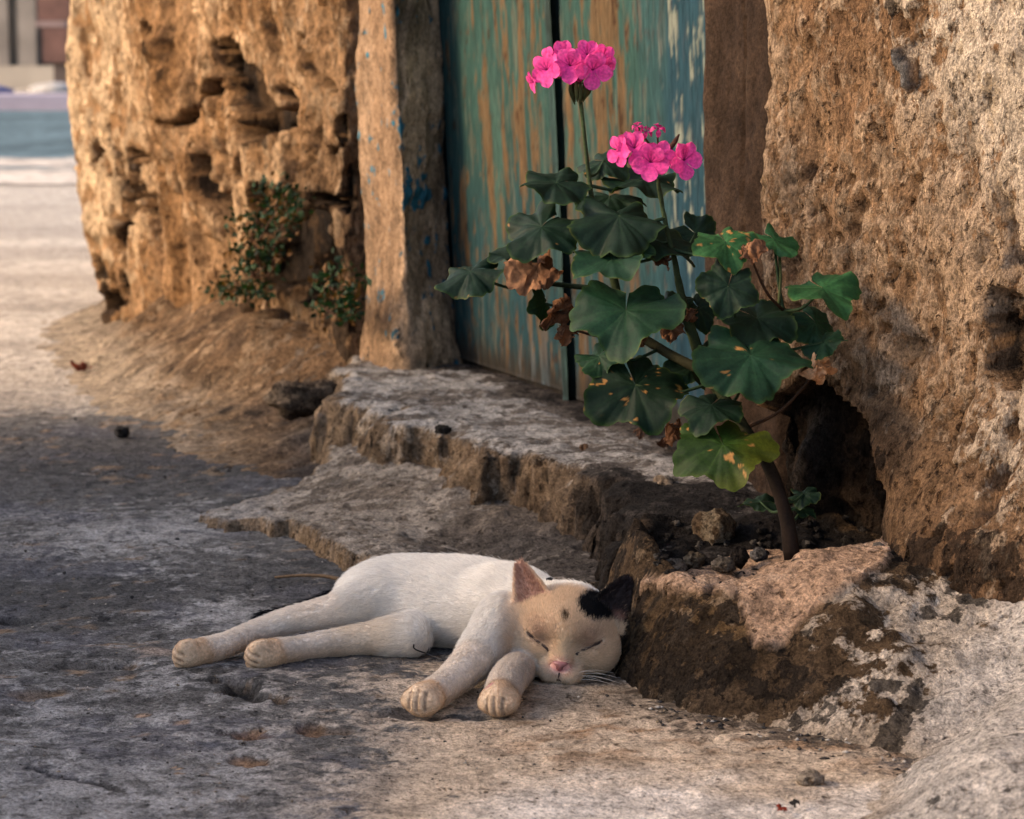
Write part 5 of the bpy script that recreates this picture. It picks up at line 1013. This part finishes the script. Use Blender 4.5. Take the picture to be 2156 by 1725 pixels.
# fly on the cat
dd_ = ray(1157, 1229); tt = 1.6; fp = onz(1157, 1229, .0615)
while tt < 2.1:                                                # first point of the cat's back on that line of sight
    q_ = A(0, 0, CAM_H)+dd_*tt; i_ = ((q_-body.lo)/body.h).astype(int)
    if (i_ >= 0).all() and (i_ < body.n).all() and body.a[tuple(i_)] < 0: fp = q_; break
    tt += .0005
fp = fp+A(0, -.003, .0042); fly = empty('fly', tuple(fp), 'small black fly on the white cat behind its left ear', 'fly')
for nm, off, rr in (('abdomen', (.0009, 0, 0), (.0016, .0011, .0010)), ('thorax', (-.0008, 0, .0003), (.0011, .0010, .0010)), ('head', (-.0021, 0, .0001), (.0007, .0009, .0008))):
    V, F = blobmesh(rr, 5, .05, 10, 8); mk(nm, V+A(*off), F, M_black, fly)
for sx in (-1, 1):
    V = np.array([(-.0008, sx*.0006, .001), (.0004, sx*.0019, .0012), (.0026, sx*.0021, .0009), (.0024, sx*.0008, .0010), (.0006, sx*.0005, .0011)]); V = np.vstack([V, V+A(0, 0, -.00012)]); mk('wing', V, [(0, 1, 2, 3, 4), (9, 8, 7, 6, 5)]+[(i, (i+1) % 5, 5+(i+1) % 5, 5+i) for i in range(5)], M_black, fly, smooth=False)
    for k in (-1, 0, 1): V, F = tube([(k*.0009-.0004, sx*.0006, 0), (k*.0014-.0004, sx*.0014, .0004), (k*.0018-.0004, sx*.0018, -.0012)], .00014, 5); mk('leg', V, F, M_black, fly)
# fallen bits of dry leaf
def scrap(u, v, z, sz, c, label, seed):
    P, F, C = leaf_mesh(sz, seed, 'dead', .9); V = P.reshape(-1, 3); V = V*A(1, 1, .8); V[:, 2] -= V[:, 2].min(); V = V+onz(u, v, z); tag(mk('dry_leaf', V, F, M_dead, colr=np.ones(V.shape)*A(*c)), label, 'dry leaf')
scrap(1405, 946, .086, .014, (.045, .022, .014), 'dark curled dry leaf on the doorstep below the spotted geranium leaf', 701)
scrap(1230, 951, .086, .007, (.10, .055, .03), 'small brown curled leaf scrap in the middle of the doorstep', 702)
scrap(1647, 1709, .003, .0045, (.24, .035, .015), 'tiny red leaf scrap on the pale ground', 703)
scrap(1673, 1699, .003, .0042, (.03, .025, .022), 'tiny blackish leaf scrap next to the red one', 704)
scrap(172, 782, .004, .02, (.13, .035, .02), 'reddish dry leaf at the outer foot of the mud wall', 705)
scrap(1352, 925, .086, .012, (.10, .05, .028), 'brown withered leaf against the bottom of the teal door', 706)

# ------------------------------------------------------------------ WEEDS on the mud wall
M_weed = attr_mat('weed_leaf', .7, .15, (1.1, 1.3, .4), .2)
def wall_at(u, v, off):
    a_, b_ = A(*aL), A(-.725, 4.17); dr_ = ray(u, v); n_ = b_-a_; n_ = A(-n_[1], n_[0]); n_ /= np.hypot(*n_); n_ = n_ if n_[1] < 0 else -n_
    t_ = (a_+n_*off) @ n_/(dr_[:2] @ n_); return A(0, 0, CAM_H)+dr_*t_
def weed(px, n, seed, label):
    r_ = np.random.default_rng(seed); base = wall_at(px[0][0], px[0][1], .03); root = empty('wall_weed', tuple(base), label, 'weed', None); V, F, C = [], [], []; nb = 0
    for k in range(14):
        j = r_.integers(0, len(px)); q = wall_at(px[j][0]+r_.normal()*px[j][2]*.4, px[j][1]+r_.normal()*px[j][3]*.4, .05); Vt, Ft = tube(spline([base+r_.normal(size=3)*.008, (base+q)/2+r_.normal(size=3)*.01, q], 7), .0012, 5); mk('stem', rel(Vt, root), Ft, M_stem, root, colr=np.ones(Vt.shape)*A(.06, .03, .02))
    for k in range(n):
        j = r_.integers(0, len(px)); u0, v0, ru, rv = px[j]; p = wall_at(u0+r_.normal()*ru*.55, v0+r_.normal()*rv*.55, .02+.06*r_.random()); L = r_.uniform(.007, .015)
        a = r_.normal(size=3)+A(0, -.3, .2); a /= np.linalg.norm(a); b = np.cross(a, r_.normal(size=3)); b /= np.linalg.norm(b); c_ = np.cross(a, b)
        V += [p, p+a*L*.5+b*L*.32+c_*L*.08, p+a*L, p+a*L*.5-b*L*.32+c_*L*.08, p+a*L*.5-c_*L*.05]; F += [(nb, nb+1, nb+4), (nb+1, nb+2, nb+4), (nb+2, nb+3, nb+4), (nb+3, nb, nb+4)]; nb += 5
        cc = A(.010, .026, .008)*r_.uniform(.4, 1.8) if r_.random() < .72 else A(.12, .055, .015)*r_.uniform(.4, 1.3); C += [cc]*5
    o = mk('foliage', rel(np.array(V), root), F, M_weed, root, colr=np.array(C), smooth=False); o['kind'] = 'stuff'
weed([(535, 610, 30, 20), (580, 420, 45, 40), (520, 480, 40, 40), (600, 450, 40, 40), (510, 560, 45, 50), (560, 540, 40, 50), (490, 610, 40, 20)], 900, 21, 'tall dark weed with reddish tips rooted in the hole of the mud wall')
weed([(730, 660, 20, 20), (700, 590, 40, 40), (735, 620, 30, 50), (690, 640, 35, 30)], 420, 22, 'low dark weed tuft where the mud wall meets the door jamb')

# ------------------------------------------------------------------ FAR STREET: house row, post, bundles
M_far = plain('far_limewash', (.33, .275, .21), .95, .25, 1.2); M_far2 = plain('far_limewash_grey', (.22, .185, .15), .95, .3, 2.); M_fdoor = plain('far_dark_wood', (.10, .07, .055), .8, .2, 3.); M_redw = plain('far_red_wood', (.15, .075, .055), .8, .35, 4.)
hs = empty('far_house', (-8, 36, 0), 'pale limewashed house far down the street', 'house')
def hb(name, a, b, m, par=hs):
    V, F = box(a, b); return mk(name, rel(V, par), F, m, par, smooth=False)
hb('wall', (-17, 36, -.1), (2, 40, 5.6), M_far); hb('plinth', (-17.02, 35.7, -.1), (2.02, 35.98, .34), M_far); hb('cornice', (-17.2, 35.8, 5.62), (2.2, 40.2, 5.9), M_far2)
for x in (-15.2, -12.2, -9.4, -7.62, -7.22, -6.5, -4., -1.): hb('pilaster', (x, 35.74, .345), (x+.26, 35.99, 5.0), M_far2)
for x in (-14.2, -7.05, -3.): hb('door', (x, 35.93, .36), (x+.42, 35.995, 2.3), M_fdoor)
for x in (-13.4, -10.8, -5.4): hb('window', (x, 35.92, 1.7), (x+.8, 35.996, 2.9), M_fdoor)
pst = empty('timber_post', (-5.62, 29.5, 0), 'red brown timber post with a broad block on top, far down the street', 'post')
hb('shaft', (-5.52, 29.4, 0), (-5.36, 29.56, .40), M_fdoor, pst); hb('block', (-5.62, 29.3, .405), (-5.30, 29.62, .82), M_redw, pst); hb('upper_rail', (-5.68, 29.34, .90), (-5.30, 29.5, 1.5), M_redw, pst); hb('cloth', (-5.70, 29.28, .825), (-5.34, 29.6, .895), plain('faded_pink_cloth', (.22, .15, .13), .9, .3, 4.), pst)
def bundle(name, pos, r, c, label, cat, seed):
    V, F = blobmesh(r, seed, .25); o = mk(name, V, F, plain(name+'_cloth', c, .9, .3, 6.)); o.location = pos; tag(o, label, cat)
bundle('sack', (-4.75, 25.3, .13), (.26, .22, .08), (.30, .28, .26), 'white sack lying on the far kerb', 'sack', 3)
bundle('sack', (-5.35, 25.1, .09), (.24, .2, .09), (.10, .09, .16), 'dark purple bundle lying on the far kerb', 'sack', 4)
